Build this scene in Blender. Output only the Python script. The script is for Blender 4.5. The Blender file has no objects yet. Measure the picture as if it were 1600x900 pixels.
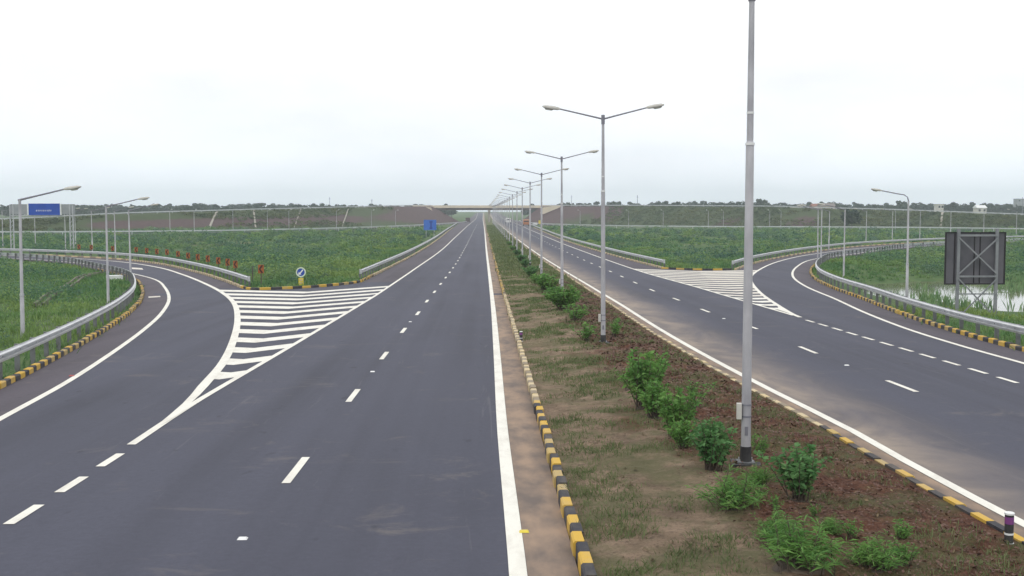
import bpy, bmesh, math, random
import numpy as np
from mathutils import Vector, Matrix
from mathutils.geometry import tessellate_polygon

random.seed(7)
RNG = np.random.default_rng(11)
scene = bpy.context.scene
COL = scene.collection

# ------------------------------------------------------------------ camera
F, CX, CY, HX, HY = 1800.0, 800.0, 450.0, 755.0, 330.0   # focal (px of 1600), centre, vanishing point of the road
CAMZ = 6.0
PITCH = math.atan2(CY - HY, F)
YAW = math.atan2(CX - HX, math.hypot(F, CY - HY))
cam_d = bpy.data.cameras.new('camera')
cam_d.sensor_width = 36.0
cam_d.lens = F / 1600.0 * 36.0
cam_d.clip_start, cam_d.clip_end = 0.2, 9000.0
cam = bpy.data.objects.new('camera', cam_d)
COL.objects.link(cam)
cam.location = (0, 0, CAMZ)
cam.rotation_euler = (math.pi / 2 - PITCH, 0, -YAW)
scene.camera = cam

# ------------------------------------------------------------------ sky and sun (bright overcast)
SUN_EL, SUN_ROT = math.radians(58), math.radians(205)
world = bpy.data.worlds.new('World')
scene.world = world
world.use_nodes = True
nt = world.node_tree
nt.nodes.clear()
N = nt.nodes.new
out = N('ShaderNodeOutputWorld'); bg = N('ShaderNodeBackground')
sky = N('ShaderNodeTexSky'); sky.sky_type = 'NISHITA'; sky.sun_disc = False
sky.sun_elevation, sky.sun_rotation = SUN_EL, SUN_ROT
sky.air_density, sky.dust_density = 1.0, 2.0
tc = N('ShaderNodeTexCoord')
sep = N('ShaderNodeSeparateXYZ'); nt.links.new(tc.outputs['Generated'], sep.inputs[0])
ramp = N('ShaderNodeValToRGB')                       # cloud deck, brighter overhead than at the horizon
ramp.color_ramp.elements[0].position = 0.0; ramp.color_ramp.elements[0].color = (0.88, 0.945, 1.03, 1)
ramp.color_ramp.elements[1].position = 0.16; ramp.color_ramp.elements[1].color = (1.0, 1.0, 1.0, 1)
e = ramp.color_ramp.elements.new(0.06); e.color = (0.935, 0.975, 1.02, 1)
nt.links.new(sep.outputs['Z'], ramp.inputs[0])
mp = N('ShaderNodeMapping'); mp.inputs['Scale'].default_value = (1.0, 1.0, 3.6)
nt.links.new(tc.outputs['Generated'], mp.inputs[0])
no = N('ShaderNodeTexNoise'); no.inputs['Scale'].default_value = 3.3; no.inputs['Detail'].default_value = 5.0
no.inputs['Roughness'].default_value = 0.55
nt.links.new(mp.outputs[0], no.inputs['Vector'])
mr = N('ShaderNodeMapRange'); mr.inputs['From Min'].default_value = 0.34; mr.inputs['From Max'].default_value = 0.60
mr.inputs['To Min'].default_value = 0.91; mr.inputs['To Max'].default_value = 1.05
nt.links.new(no.outputs['Fac'], mr.inputs['Value'])
mul = N('ShaderNodeVectorMath'); mul.operation = 'SCALE'
nt.links.new(ramp.outputs[0], mul.inputs[0]); nt.links.new(mr.outputs[0], mul.inputs['Scale'])
mul2 = N('ShaderNodeVectorMath'); mul2.operation = 'SCALE'; mul2.inputs['Scale'].default_value = 11.9
nt.links.new(mul.outputs[0], mul2.inputs[0])
mix = N('ShaderNodeMix'); mix.data_type = 'RGBA'; mix.inputs['Factor'].default_value = 0.94
nt.links.new(sky.outputs[0], mix.inputs['A']); nt.links.new(mul2.outputs[0], mix.inputs['B'])
nt.links.new(mix.outputs['Result'], bg.inputs['Color'])
bg.inputs['Strength'].default_value = 0.1
nt.links.new(bg.outputs[0], out.inputs['Surface'])

sun_d = bpy.data.lights.new('sun', 'SUN')
sun_d.energy = 0.9; sun_d.angle = math.radians(22); sun_d.color = (1.0, 0.96, 0.90)
sun = bpy.data.objects.new('sun', sun_d); COL.objects.link(sun)
sun.rotation_euler = (math.pi / 2 - SUN_EL, 0, math.pi - SUN_ROT)
vs = scene.view_settings
vs.view_transform = 'Standard'; vs.look = 'None'; vs.exposure = 0.0; vs.gamma = 1.0; vs.use_curve_mapping = False
scene.cycles.max_bounces = 6
scene.cycles.volume_bounces = 1
scene.cycles.use_denoising = True

# ------------------------------------------------------------------ helpers: place, tags, meshes
_ZY = [-80, 0, 20, 30, 40, 50, 60, 72, 100, 130, 200, 280, 400, 650, 800, 1000, 1500, 2200, 9000]
_ZV = [1.95, 1.62, 1.36, 1.25, 1.14, 1.05, 0.95, 0.80, 0.62, 0.48, 0.24, 0.08, 0.0, 0.03, 0.4, 1.3, 4.2, 5.3, 5.3]
def zr(y):
    return np.interp(y, _ZY, _ZV)

FWD = Vector((math.sin(YAW) * math.cos(PITCH), math.cos(YAW) * math.cos(PITCH), -math.sin(PITCH)))
RGT = Vector((math.cos(YAW), -math.sin(YAW), 0))
UPV = RGT.cross(FWD)
def ray(px, py):
    return FWD * F + RGT * (px - CX) + UPV * (CY - py)
def G(px, py, dz=0.0):
    """where the ray through a photo pixel meets the road surface (raised by dz)"""
    d = ray(px, py)
    y = 60.0
    for _ in range(60):
        t = (float(zr(y)) + dz - CAMZ) / d.z
        y = 0.5 * y + 0.5 * d.y * t
    return Vector((d.x * t, d.y * t))
def at(px, py, Y):
    d = ray(px, py); t = Y / d.y
    return Vector((d.x * t, Y, CAMZ + d.z * t))
def GL(pts, dz=0.0):
    return [G(x, y, dz) for x, y in pts]

def tag(o, label=None, cat=None, group=None, kind=None):
    if label: o['label'] = label
    if cat: o['category'] = cat
    if group: o['group'] = group
    if kind: o['kind'] = kind
    return o
def empty(name, loc=(0, 0, 0), rz=0.0):
    o = bpy.data.objects.new(name, None); COL.objects.link(o)
    o.empty_display_size = 0.2
    o.location = loc; o.rotation_euler = (0, 0, rz)
    return o
def copy_tree(o, parent=None):
    c = o.copy(); COL.objects.link(c); c.parent = parent
    for ch in list(o.children): copy_tree(ch, c)
    return c
def link(name, me, mats=None, parent=None, smooth=False):
    if mats:
        for m in (mats if isinstance(mats, (list, tuple)) else [mats]): me.materials.append(m)
    if smooth:
        me.polygons.foreach_set('use_smooth', [True] * len(me.polygons))
    o = bpy.data.objects.new(name, me); COL.objects.link(o)
    if parent: o.parent = parent
    return o

class MB:
    """collects boxes, tubes and prisms; build() links them as one mesh object"""
    def __init__(s): s.v = []; s.f = []; s.m = []
    def add(s, vs, fs, mi=0):
        b = len(s.v); s.v += [tuple(v) for v in vs]
        s.f += [tuple(b + i for i in f) for f in fs]; s.m += [mi] * len(fs); return s
    def box(s, c, size, mi=0, rz=0.0, rx=0.0, ry=0.0):
        R = Matrix.Rotation(rz, 3, 'Z') @ Matrix.Rotation(rx, 3, 'X') @ Matrix.Rotation(ry, 3, 'Y')
        h = [k / 2 for k in size]
        P = [Vector((x * h[0], y * h[1], z * h[2])) for z in (-1, 1) for y in (-1, 1) for x in (-1, 1)]
        return s.add([R @ p + Vector(c) for p in P],
                     [(0, 2, 3, 1), (4, 5, 7, 6), (0, 1, 5, 4), (2, 6, 7, 3), (0, 4, 6, 2), (1, 3, 7, 5)], mi)
    def tube(s, pts, radii, n=10, mi=0, caps=True):
        pts = [Vector(p) for p in pts]
        if not isinstance(radii, (list, tuple)): radii = [radii] * len(pts)
        vs, fs = [], []
        for i, p in enumerate(pts):
            t = (pts[min(i + 1, len(pts) - 1)] - pts[max(i - 1, 0)])
            if t.length < 1e-9: t = Vector((0, 0, 1))
            t.normalize()
            a = Vector((1, 0, 0)) if abs(t.x) < 0.9 else Vector((0, 1, 0))
            u = t.cross(a).normalized(); w = t.cross(u)
            for k in range(n):
                an = 2 * math.pi * k / n
                vs.append(p + (u * math.cos(an) + w * math.sin(an)) * radii[i])
        for i in range(len(pts) - 1):
            for k in range(n):
                a, b = i * n + k, i * n + (k + 1) % n
                fs.append((a, b, b + n, a + n))
        if caps:
            fs.append(tuple(range(n))[::-1]); fs.append(tuple((len(pts) - 1) * n + k for k in range(n)))
        return s.add(vs, fs, mi)
    def build(s, name, mats, parent=None, smooth=False):
        me = bpy.data.meshes.new(name)
        me.from_pydata(s.v, [], s.f); me.update()
        bm = bmesh.new(); bm.from_mesh(me); bmesh.ops.recalc_face_normals(bm, faces=bm.faces); bm.to_mesh(me); bm.free()
        me.polygons.foreach_set('material_index', s.m)
        o = link(name, me, mats, parent)
        if smooth:
            bm = bmesh.new(); bm.from_mesh(me)
            for f in bm.faces: f.smooth = len(f.verts) == 4
            for e in bm.edges:
                if len(e.link_faces) == 2 and e.calc_face_angle(0) > 0.7: e.smooth = False
            bm.to_mesh(me); bm.free()
        return o

def quads(name, V, mats, parent=None, mi=None):
    """V: (n,k,3) array of k-gons, fast"""
    n, k = V.shape[:2]
    me = bpy.data.meshes.new(name)
    me.vertices.add(n * k); me.vertices.foreach_set('co', V.reshape(-1).astype(np.float32))
    me.loops.add(n * k); me.loops.foreach_set('vertex_index', np.arange(n * k, dtype=np.int32))
    me.polygons.add(n)
    me.polygons.foreach_set('loop_start', np.arange(0, n * k, k, dtype=np.int32))
    me.polygons.foreach_set('loop_total', np.full(n, k, dtype=np.int32))
    if mi is not None: me.polygons.foreach_set('material_index', mi.astype(np.int32))
    me.update(); me.validate()
    return link(name, me, mats, parent)

def resample(pts, step):
    pts = [Vector(p[:2]) for p in pts]
    # Catmull-Rom through the points, then even steps
    dense = []
    for i in range(len(pts) - 1):
        p0, p1, p2, p3 = pts[max(i - 1, 0)], pts[i], pts[i + 1], pts[min(i + 2, len(pts) - 1)]
        d01, d12, d23 = max((p1 - p0).length, 1e-6) ** .5, max((p2 - p1).length, 1e-6) ** .5, max((p3 - p2).length, 1e-6) ** .5
        if i == 0: m1 = (p2 - p1)
        else: m1 = ((p1 - p0) / d01 - (p2 - p0) / (d01 + d12) + (p2 - p1) / d12) * d12
        if i == len(pts) - 2: m2 = (p2 - p1)
        else: m2 = ((p2 - p1) / d12 - (p3 - p1) / (d12 + d23) + (p3 - p2) / d23) * d12
        for k in range(16):
            t = k / 16; t2 = t * t; t3 = t2 * t
            dense.append(p1 * (2 * t3 - 3 * t2 + 1) + m1 * (t3 - 2 * t2 + t) + p2 * (-2 * t3 + 3 * t2) + m2 * (t3 - t2))
    dense.append(pts[-1])
    L = [0.0]
    for a, b in zip(dense, dense[1:]): L.append(L[-1] + (b - a).length)
    n = max(2, int(L[-1] / step) + 1)
    xs = np.interp(np.linspace(0, L[-1], n), L, [p.x for p in dense])
    ys = np.interp(np.linspace(0, L[-1], n), L, [p.y for p in dense])
    return [Vector((x, y)) for x, y in zip(xs, ys)]
def offset(path, o):
    """shift a path sideways (positive: to the right of its direction)"""
    r = []
    for i, p in enumerate(path):
        t = (path[min(i + 1, len(path) - 1)] - path[max(i - 1, 0)]).normalized()
        r.append(p + Vector((t.y, -t.x)) * o)
    return r
def drape(p, dz=0.0):
    return (p.x, p.y, float(zr(p.y)) + dz)
def ribbon(name, path, o0, o1, dz, mat, parent=None, taper=0):
    a, b = offset(path, o0), offset(path, o1)
    for i in range(taper):
        m_, w_ = (a[i] + b[i]) / 2, 0.35 + 0.65 * i / taper; a[i] = m_ + (a[i] - m_) * w_; b[i] = m_ + (b[i] - m_) * w_
    V = np.array([[drape(a[i], dz), drape(b[i], dz), drape(b[i + 1], dz), drape(a[i + 1], dz)] for i in range(len(path) - 1)])
    bm = bmesh.new()
    va = [bm.verts.new(drape(p, dz)) for p in a]; vb = [bm.verts.new(drape(p, dz)) for p in b]
    for i in range(len(path) - 1): bm.faces.new((va[i], vb[i], vb[i + 1], va[i + 1]))
    for f in bm.faces:
        f.normal_update()
        if f.normal.z < 0: f.normal_flip()
    me = bpy.data.meshes.new(name); bm.to_mesh(me); bm.free()
    return link(name, me, mat, parent)
CUTS = list(range(-40, 140, 5)) + list(range(140, 320, 20)) + [360, 400, 460, 520, 600, 650, 700, 750, 800, 900, 1000, 1200, 1500]
def sheet(name, poly, dz, mat, parent=None):
    """flat outline laid over the road profile"""
    poly = [Vector((p[0], p[1], 0)) for p in poly]
    bm = bmesh.new()
    vs = [bm.verts.new(p) for p in poly]
    for t in tessellate_polygon([poly]):
        try: bm.faces.new([vs[i] for i in t])
        except ValueError: pass
    ys = [p.y for p in poly]
    for c in CUTS:
        if min(ys) < c < max(ys):
            bmesh.ops.bisect_plane(bm, geom=list(bm.verts) + list(bm.edges) + list(bm.faces), plane_co=(0, c, 0), plane_no=(0, 1, 0))
    for v in bm.verts: v.co.z = float(zr(v.co.y)) + dz
    for f in bm.faces:
        f.normal_update()
        if f.normal.z < 0: f.normal_flip()
    me = bpy.data.meshes.new(name); bm.to_mesh(me); bm.free()
    return link(name, me, mat, parent)
def box_copy(o, y0=0): return o

# ------------------------------------------------------------------ materials
def newmat(name):
    m = bpy.data.materials.new(name); m.use_nodes = True
    t = m.node_tree; b = t.nodes['Principled BSDF']
    return m, t, b
def nnode(t, kind, **kw):
    n = t.nodes.new(kind)
    for k, v in kw.items():
        if k in n.inputs: n.inputs[k].default_value = v
        else: setattr(n, k, v)
    return n
def coords(t, scale=(1, 1, 1)):
    g = t.nodes.new('ShaderNodeNewGeometry')
    mpn = t.nodes.new('ShaderNodeMapping'); mpn.inputs['Scale'].default_value = scale
    t.links.new(g.outputs['Position'], mpn.inputs[0])
    return mpn.outputs[0]
def noise(t, vec, scale, detail=4.0, rough=0.55, dist=0.0):
    n = nnode(t, 'ShaderNodeTexNoise', Scale=scale, Detail=detail, Roughness=rough, Distortion=dist)
    t.links.new(vec, n.inputs['Vector'])
    return n.outputs['Fac']
def cramp(t, fac, stops):
    r = t.nodes.new('ShaderNodeValToRGB'); cr = r.color_ramp
    while len(cr.elements) < len(stops): cr.elements.new(0.5)
    for e, (p, c) in zip(cr.elements, stops):
        e.position = p; e.color = (*c, 1) if len(c) == 3 else c
    t.links.new(fac, r.inputs[0]); return r.outputs[0]
def cmix(t, fac, a, b, mode='MIX'):
    m = t.nodes.new('ShaderNodeMix'); m.data_type = 'RGBA'; m.blend_type = mode
    for s, v in (('Factor', fac), ('A', a), ('B', b)):
        if isinstance(v, (float, int)): m.inputs[s].default_value = v
        elif isinstance(v, tuple): m.inputs[s].default_value = (*v, 1) if len(v) == 3 else v
        else: t.links.new(v, m.inputs[s])
    return m.outputs['Result']
def maprange(t, v, a, b, c=0.0, d=1.0):
    m = nnode(t, 'ShaderNodeMapRange'); m.inputs[1].default_value = a; m.inputs[2].default_value = b
    m.inputs[3].default_value = c; m.inputs[4].default_value = d
    t.links.new(v, m.inputs[0]); return m.outputs[0]
def math2(t, op, a, b):
    m = t.nodes.new('ShaderNodeMath'); m.operation = op
    for i, v in enumerate((a, b)):
        if isinstance(v, (float, int)): m.inputs[i].default_value = v
        else: t.links.new(v, m.inputs[i])
    return m.outputs[0]
def bump(t, b, h, strength=0.3, dist=0.02):
    n = nnode(t, 'ShaderNodeBump', Strength=strength, Distance=dist)
    t.links.new(h, n.inputs['Height']); t.links.new(n.outputs[0], b.inputs['Normal'])
def simple(name, c0, c1=None, scale=4.0, rough=0.7, metal=0.0, bmp=0.0, spec=0.4, stretch=(1, 1, 1), detail=4.0):
    m, t, b = newmat(name)
    c1 = c1 or tuple(k * 0.8 for k in c0)
    vec = coords(t, stretch)
    f = noise(t, vec, scale, detail)
    t.links.new(cramp(t, f, [(0.34, c0), (0.66, c1)]), b.inputs['Base Color'])
    b.inputs['Roughness'].default_value = rough; b.inputs['Metallic'].default_value = metal
    b.inputs['Specular IOR Level'].default_value = spec
    if bmp: bump(t, b, f, bmp, 0.02)
    return m

def asphalt(name, base, dust=None, dust_amt=0.0, right=False):
    m, t, b = newmat(name)
    vec = coords(t)
    fine = noise(t, vec, 9.0, 6.0, 0.7)
    patch = noise(t, coords(t, (0.22, 0.05, 0.2)), 1.0, 5.0, 0.6, 0.5)
    tracks = noise(t, coords(t, (1.3, 0.012, 1)), 1.0, 3.0, 0.5)
    blot = noise(t, coords(t, (0.6, 0.25, 0.4)), 1.0, 6.0, 0.65, 1.0)
    c = cmix(t, maprange(t, patch, 0.3, 0.7), tuple(k * 0.76 for k in base), tuple(k * 1.28 for k in base))
    c = cmix(t, maprange(t, tracks, 0.35, 0.65, 0.0, 0.7), c, tuple(k * 1.34 for k in base))
    c = cmix(t, maprange(t, fine, 0.3, 0.75, 0.0, 0.45), c, tuple(k * 0.68 for k in base))
    c = cmix(t, maprange(t, noise(t, vec, 46.0, 3.0, 0.7), 0.55, 0.85, 0.0, 0.5), c, tuple(k * 2.0 for k in base))
    # light scuffs
    sc = noise(t, coords(t, (2.2, 0.10, 1)), 1.0, 7.0, 0.75, 1.6)
    c = cmix(t, maprange(t, sc, 0.60, 0.78, 0.0, 0.42), c, (0.20, 0.195, 0.205))
    sc2 = noise(t, coords(t, (0.9, 1.3, 1)), 0.45, 8.0, 0.75, 0.8)
    c = cmix(t, maprange(t, sc2, 0.57, 0.76, 0.0, 0.5), c, (0.20, 0.175, 0.155))
    drip = noise(t, coords(t, (1.1, 0.5, 1)), 2.1, 2.0, 0.5)
    c = cmix(t, maprange(t, drip, 0.70, 0.76, 0.0, 0.45), c, tuple(k * 0.5 for k in base))
    if dust:
        g = t.nodes.new('ShaderNodeNewGeometry'); s = t.nodes.new('ShaderNodeSeparateXYZ')
        t.links.new(g.outputs['Position'], s.inputs[0])
        lo, hi = dust_amt
        near = maprange(t, s.outputs['X'], lo, hi, 1.0, 0.0)
        nn = maprange(t, blot, 0.25, 0.75, -0.35, 0.5)
        f = math2(t, 'ADD', near, math2(t, 'MULTIPLY', nn, near))
        f = math2(t, 'MULTIPLY', math2(t, 'MULTIPLY', f, f), 0.62)
        mm = t.nodes.new('ShaderNodeClamp'); t.links.new(f, mm.inputs[0])
        c = cmix(t, mm.outputs[0], c, dust)
    t.links.new(c, b.inputs['Base Color'])
    b.inputs['Roughness'].default_value = 0.82
    b.inputs['Specular IOR Level'].default_value = 0.3
    bump(t, b, noise(t, vec, 60.0, 3.0), 0.25, 0.01)
    return m

M = {}
A0 = (0.057, 0.060, 0.085)
M['asphalt'] = asphalt('asphalt', A0)
M['asphalt_dusty'] = asphalt('asphalt_dusty', A0, (0.27, 0.225, 0.19), (8.1, 10.6), True)
M['shoulder'] = asphalt('shoulder_asphalt', (0.074, 0.066, 0.082))
M['gutter'] = simple('gutter_dust', (0.31, 0.225, 0.165), (0.145, 0.118, 0.105), 1.4, 0.95, bmp=0.2, stretch=(1.5, 0.6, 1), detail=7)
def paint(name, col, dirt, amount=0.5):
    m, t, b = newmat(name)
    n1 = noise(t, coords(t, (1, 0.35, 1)), 2.3, 8.0, 0.7, 0.4)
    n2 = noise(t, coords(t), 22.0, 5.0, 0.7)
    c = cmix(t, maprange(t, n1, 0.45, 0.75, 0.0, amount), col, dirt)
    c = cmix(t, maprange(t, n2, 0.62, 0.74, 0.0, amount), c, tuple(k * 0.6 for k in dirt))
    t.links.new(c, b.inputs['Base Color']); b.inputs['Roughness'].default_value = 0.75
    b.inputs['Specular IOR Level'].default_value = 0.25
    return m
M['white'] = paint('road_paint', (0.76, 0.75, 0.69), (0.42, 0.38, 0.33), 0.5)
M['worn'] = paint('worn_road_paint', (0.66, 0.63, 0.57), (0.40, 0.35, 0.29), 0.5)
M['yellow'] = paint('yellow_kerb_paint', (0.58, 0.37, 0.06), (0.42, 0.34, 0.22), 0.75)
M['yellow_worn'] = paint('worn_yellow_kerb_paint', (0.47, 0.34, 0.12), (0.36, 0.30, 0.21), 0.9)
M['cream'] = paint('faded_kerb_paint', (0.56, 0.45, 0.26), (0.48, 0.43, 0.35), 0.7)
M['dusty'] = paint('dusty_kerb_paint', (0.24, 0.20, 0.145), (0.38, 0.32, 0.24), 0.7)
M['black'] = paint('black_kerb_paint', (0.04, 0.041, 0.050), (0.17, 0.145, 0.12), 0.7)
M['concrete'] = simple('concrete', (0.42, 0.39, 0.34), (0.30, 0.28, 0.25), 1.5, 0.9, bmp=0.15, detail=8)
M['oldconcrete'] = simple('mossy_concrete', (0.20, 0.19, 0.155), (0.11, 0.115, 0.085), 1.2, 0.95, detail=8)
M['bridge'] = simple('bridge_concrete', (0.70, 0.62, 0.48), (0.58, 0.52, 0.42), 0.3, 0.9, detail=8)
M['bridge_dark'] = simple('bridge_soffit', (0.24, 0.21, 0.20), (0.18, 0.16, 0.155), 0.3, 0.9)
M['galv'] = simple('galvanised_steel', (0.56, 0.57, 0.60), (0.42, 0.43, 0.46), 3.0, 0.45, 0.55, detail=6)
M['postdark'] = simple('shaded_post', (0.20, 0.21, 0.22), (0.13, 0.135, 0.14), 3.0, 0.7, 0.3)  # galvanised steel with the shade behind the rails put into its colour
M['rail'] = simple('rail_steel', (0.66, 0.68, 0.70), (0.50, 0.52, 0.55), 1.6, 0.38, 0.6, detail=6, stretch=(1, 1, 4))
M['steel_frame'] = simple('steel_frame', (0.29, 0.30, 0.32), (0.21, 0.22, 0.24), 2.0, 0.6, 0.3)
M['pole'] = simple('pole_paint', (0.53, 0.53, 0.56), (0.33, 0.33, 0.36), 2.2, 0.55, 0.25, stretch=(1, 1, 0.4), detail=7)
M['pole_dark'] = simple('pole_paint_dark', (0.25, 0.25, 0.29), (0.18, 0.18, 0.22), 3.0, 0.5, 0.3)
M['lamp'] = simple('lamp_housing', (0.55, 0.54, 0.50), (0.45, 0.44, 0.41), 4.0, 0.5)
M['lens'] = simple('lamp_lens', (0.60, 0.60, 0.56), None, 4.0, 0.15, spec=0.6)
M['blackpaint'] = simple('black_paint', (0.02, 0.02, 0.024), (0.05, 0.05, 0.05), 5.0, 0.6)
M['blue'] = simple('blue_sign', (0.014, 0.062, 0.36), (0.02, 0.08, 0.42), 0.8, 0.45)
M['blue_light'] = simple('light_blue_sign', (0.035, 0.13, 0.50), (0.05, 0.16, 0.54), 0.8, 0.45)
M['blue_deep'] = simple('deep_blue_sign', (0.01, 0.045, 0.28), None, 0.8, 0.45)
M['signwhite'] = simple('sign_white', (0.80, 0.82, 0.82), None, 2.0, 0.5)
M['ring'] = simple('sign_ring', (0.70, 0.80, 0.62), None, 2.0, 0.5)
M['signgrey'] = simple('sign_back', (0.34, 0.36, 0.38), (0.26, 0.28, 0.30), 0.6, 0.55, 0.2)
M['signdark'] = simple('dark_sign_back', (0.082, 0.082, 0.098), (0.125, 0.12, 0.138), 1.2, 0.6, detail=6)
M['signedge'] = simple('sign_edge', (0.02, 0.018, 0.022), None, 1.0, 0.6)
M['orange'] = simple('chevron_orange', (0.40, 0.13, 0.03), (0.30, 0.085, 0.025), 5.0, 0.6)
M['chevdark'] = simple('chevron_dark', (0.06, 0.016, 0.012), None, 5.0, 0.6)
M['signyellow'] = simple('sign_yellow', (0.72, 0.58, 0.06), (0.60, 0.48, 0.06), 5.0, 0.5)
M['purple'] = simple('reflector_band', (0.16, 0.05, 0.22), (0.22, 0.06, 0.20), 20.0, 0.3)
M['red'] = simple('reflector_red', (0.45, 0.07, 0.06), None, 5.0, 0.4)
M['rust'] = simple('sign_post_dark', (0.10, 0.08, 0.07), None, 5.0, 0.7)
M['carwhite'] = simple('car_white', (0.75, 0.75, 0.74), None, 1.0, 0.25)
M['carsilver'] = simple('car_silver', (0.48, 0.49, 0.50), None, 1.0, 0.3, 0.4)
M['truckorange'] = simple('truck_orange', (0.40, 0.15, 0.05), None, 1.0, 0.5)
M['tyre'] = simple('tyre', (0.02, 0.02, 0.02), None, 5.0, 0.8)
M['glass'] = simple('window_glass', (0.03, 0.04, 0.05), None, 1.0, 0.1)
M['housewhite'] = simple('house_wall', (0.62, 0.60, 0.56), (0.50, 0.48, 0.45), 0.3, 0.9)
M['housepink'] = simple('house_wall_pink', (0.50, 0.40, 0.36), None, 0.3, 0.9)
M['roofred'] = simple('roof_tile', (0.28, 0.14, 0.11), None, 0.6, 0.9)
M['bark'] = simple('bark', (0.11, 0.085, 0.065), (0.07, 0.055, 0.045), 3.0, 0.95, stretch=(1, 1, .3), bmp=0.4)
M['stone'] = simple('stone', (0.55, 0.52, 0.48), (0.38, 0.36, 0.33), 9.0, 0.9)

def leaf(name, c0, c1, c2, scale=0.25, trans=0.35):
    m, t, b = newmat(name)
    g = t.nodes.new('ShaderNodeNewGeometry')
    f1 = noise(t, g.outputs['Position'], scale, 4.0, 0.6)
    c = cramp(t, f1, [(0.30, c0), (0.52, c1), (0.72, c2)])
    if scale < 0.5:
        f2 = noise(t, g.outputs['Position'], 0.055, 5.0, 0.65, 0.8)
        c = cmix(t, maprange(t, f2, 0.46, 0.62, 0.0, 0.8), c, (c2[0] * 1.15, c2[1] * 0.98, c2[2] * 0.75))
        c = cmix(t, maprange(t, f2, 0.34, 0.46, 0.55, 0.0), c, (c0[0] * .9, c0[1] * 1.05, c0[2] * 1.25))
    c = cmix(t, maprange(t, g.outputs['Random Per Island'], 0.0, 1.0, 0.0, 0.6 if scale > 0.5 else 0.32), c, c2)
    c = cmix(t, maprange(t, g.outputs['Random Per Island'], 0.93, 1.0, 0.0, 0.45 if scale > 0.5 else 0.15), c, (0.24, 0.22, 0.09))
    t.links.new(c, b.inputs['Base Color'])
    b.inputs['Roughness'].default_value = 0.65; b.inputs['Specular IOR Level'].default_value = 0.25
    tr = t.nodes.new('ShaderNodeBsdfTranslucent'); t.links.new(c, tr.inputs['Color'])
    ms = t.nodes.new('ShaderNodeMixShader'); ms.inputs[0].default_value = trans
    o = t.nodes['Material Output']
    t.links.new(b.outputs[0], ms.inputs[1]); t.links.new(tr.outputs[0], ms.inputs[2]); t.links.new(ms.outputs[0], o.inputs[0])
    return m
M['brush'] = leaf('brush_leaves', (0.028, 0.085, 0.058), (0.068, 0.172, 0.098), (0.165, 0.290, 0.128), 0.30)
M['brush_bright'] = leaf('bright_brush_leaves', (0.048, 0.132, 0.058), (0.108, 0.230, 0.080), (0.220, 0.340, 0.118), 0.34)
M['bush_blue'] = leaf('bluish_bush_leaves', (0.050, 0.110, 0.082), (0.080, 0.165, 0.115), (0.15, 0.25, 0.165), 0.3)
M['shrub'] = leaf('shrub_leaves', (0.060, 0.170, 0.045), (0.105, 0.255, 0.060), (0.215, 0.385, 0.100), 1.6)
M['shrub_dark'] = leaf('dark_shrub_leaves', (0.050, 0.150, 0.055), (0.082, 0.215, 0.072), (0.165, 0.320, 0.115), 1.6)
M['weed'] = leaf('weeds', (0.080, 0.118, 0.050), (0.118, 0.168, 0.064), (0.195, 0.225, 0.105), 0.8)
M['treeleaf'] = leaf('tree_leaves', (0.016, 0.036, 0.028), (0.022, 0.048, 0.033), (0.038, 0.068, 0.042), 0.02, 0.2)
M['embgrass'] = leaf('slope_grass', (0.045, 0.080, 0.045), (0.078, 0.118, 0.055), (0.135, 0.165, 0.080), 0.12)
M['reed'] = leaf('reed_leaves', (0.10, 0.20, 0.10), (0.15, 0.27, 0.12), (0.26, 0.38, 0.18), 0.6)
M['litter'] = leaf('dry_leaves', (0.062, 0.034, 0.028), (0.105, 0.056, 0.044), (0.175, 0.105, 0.080), 1.0, 0.0)

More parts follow.
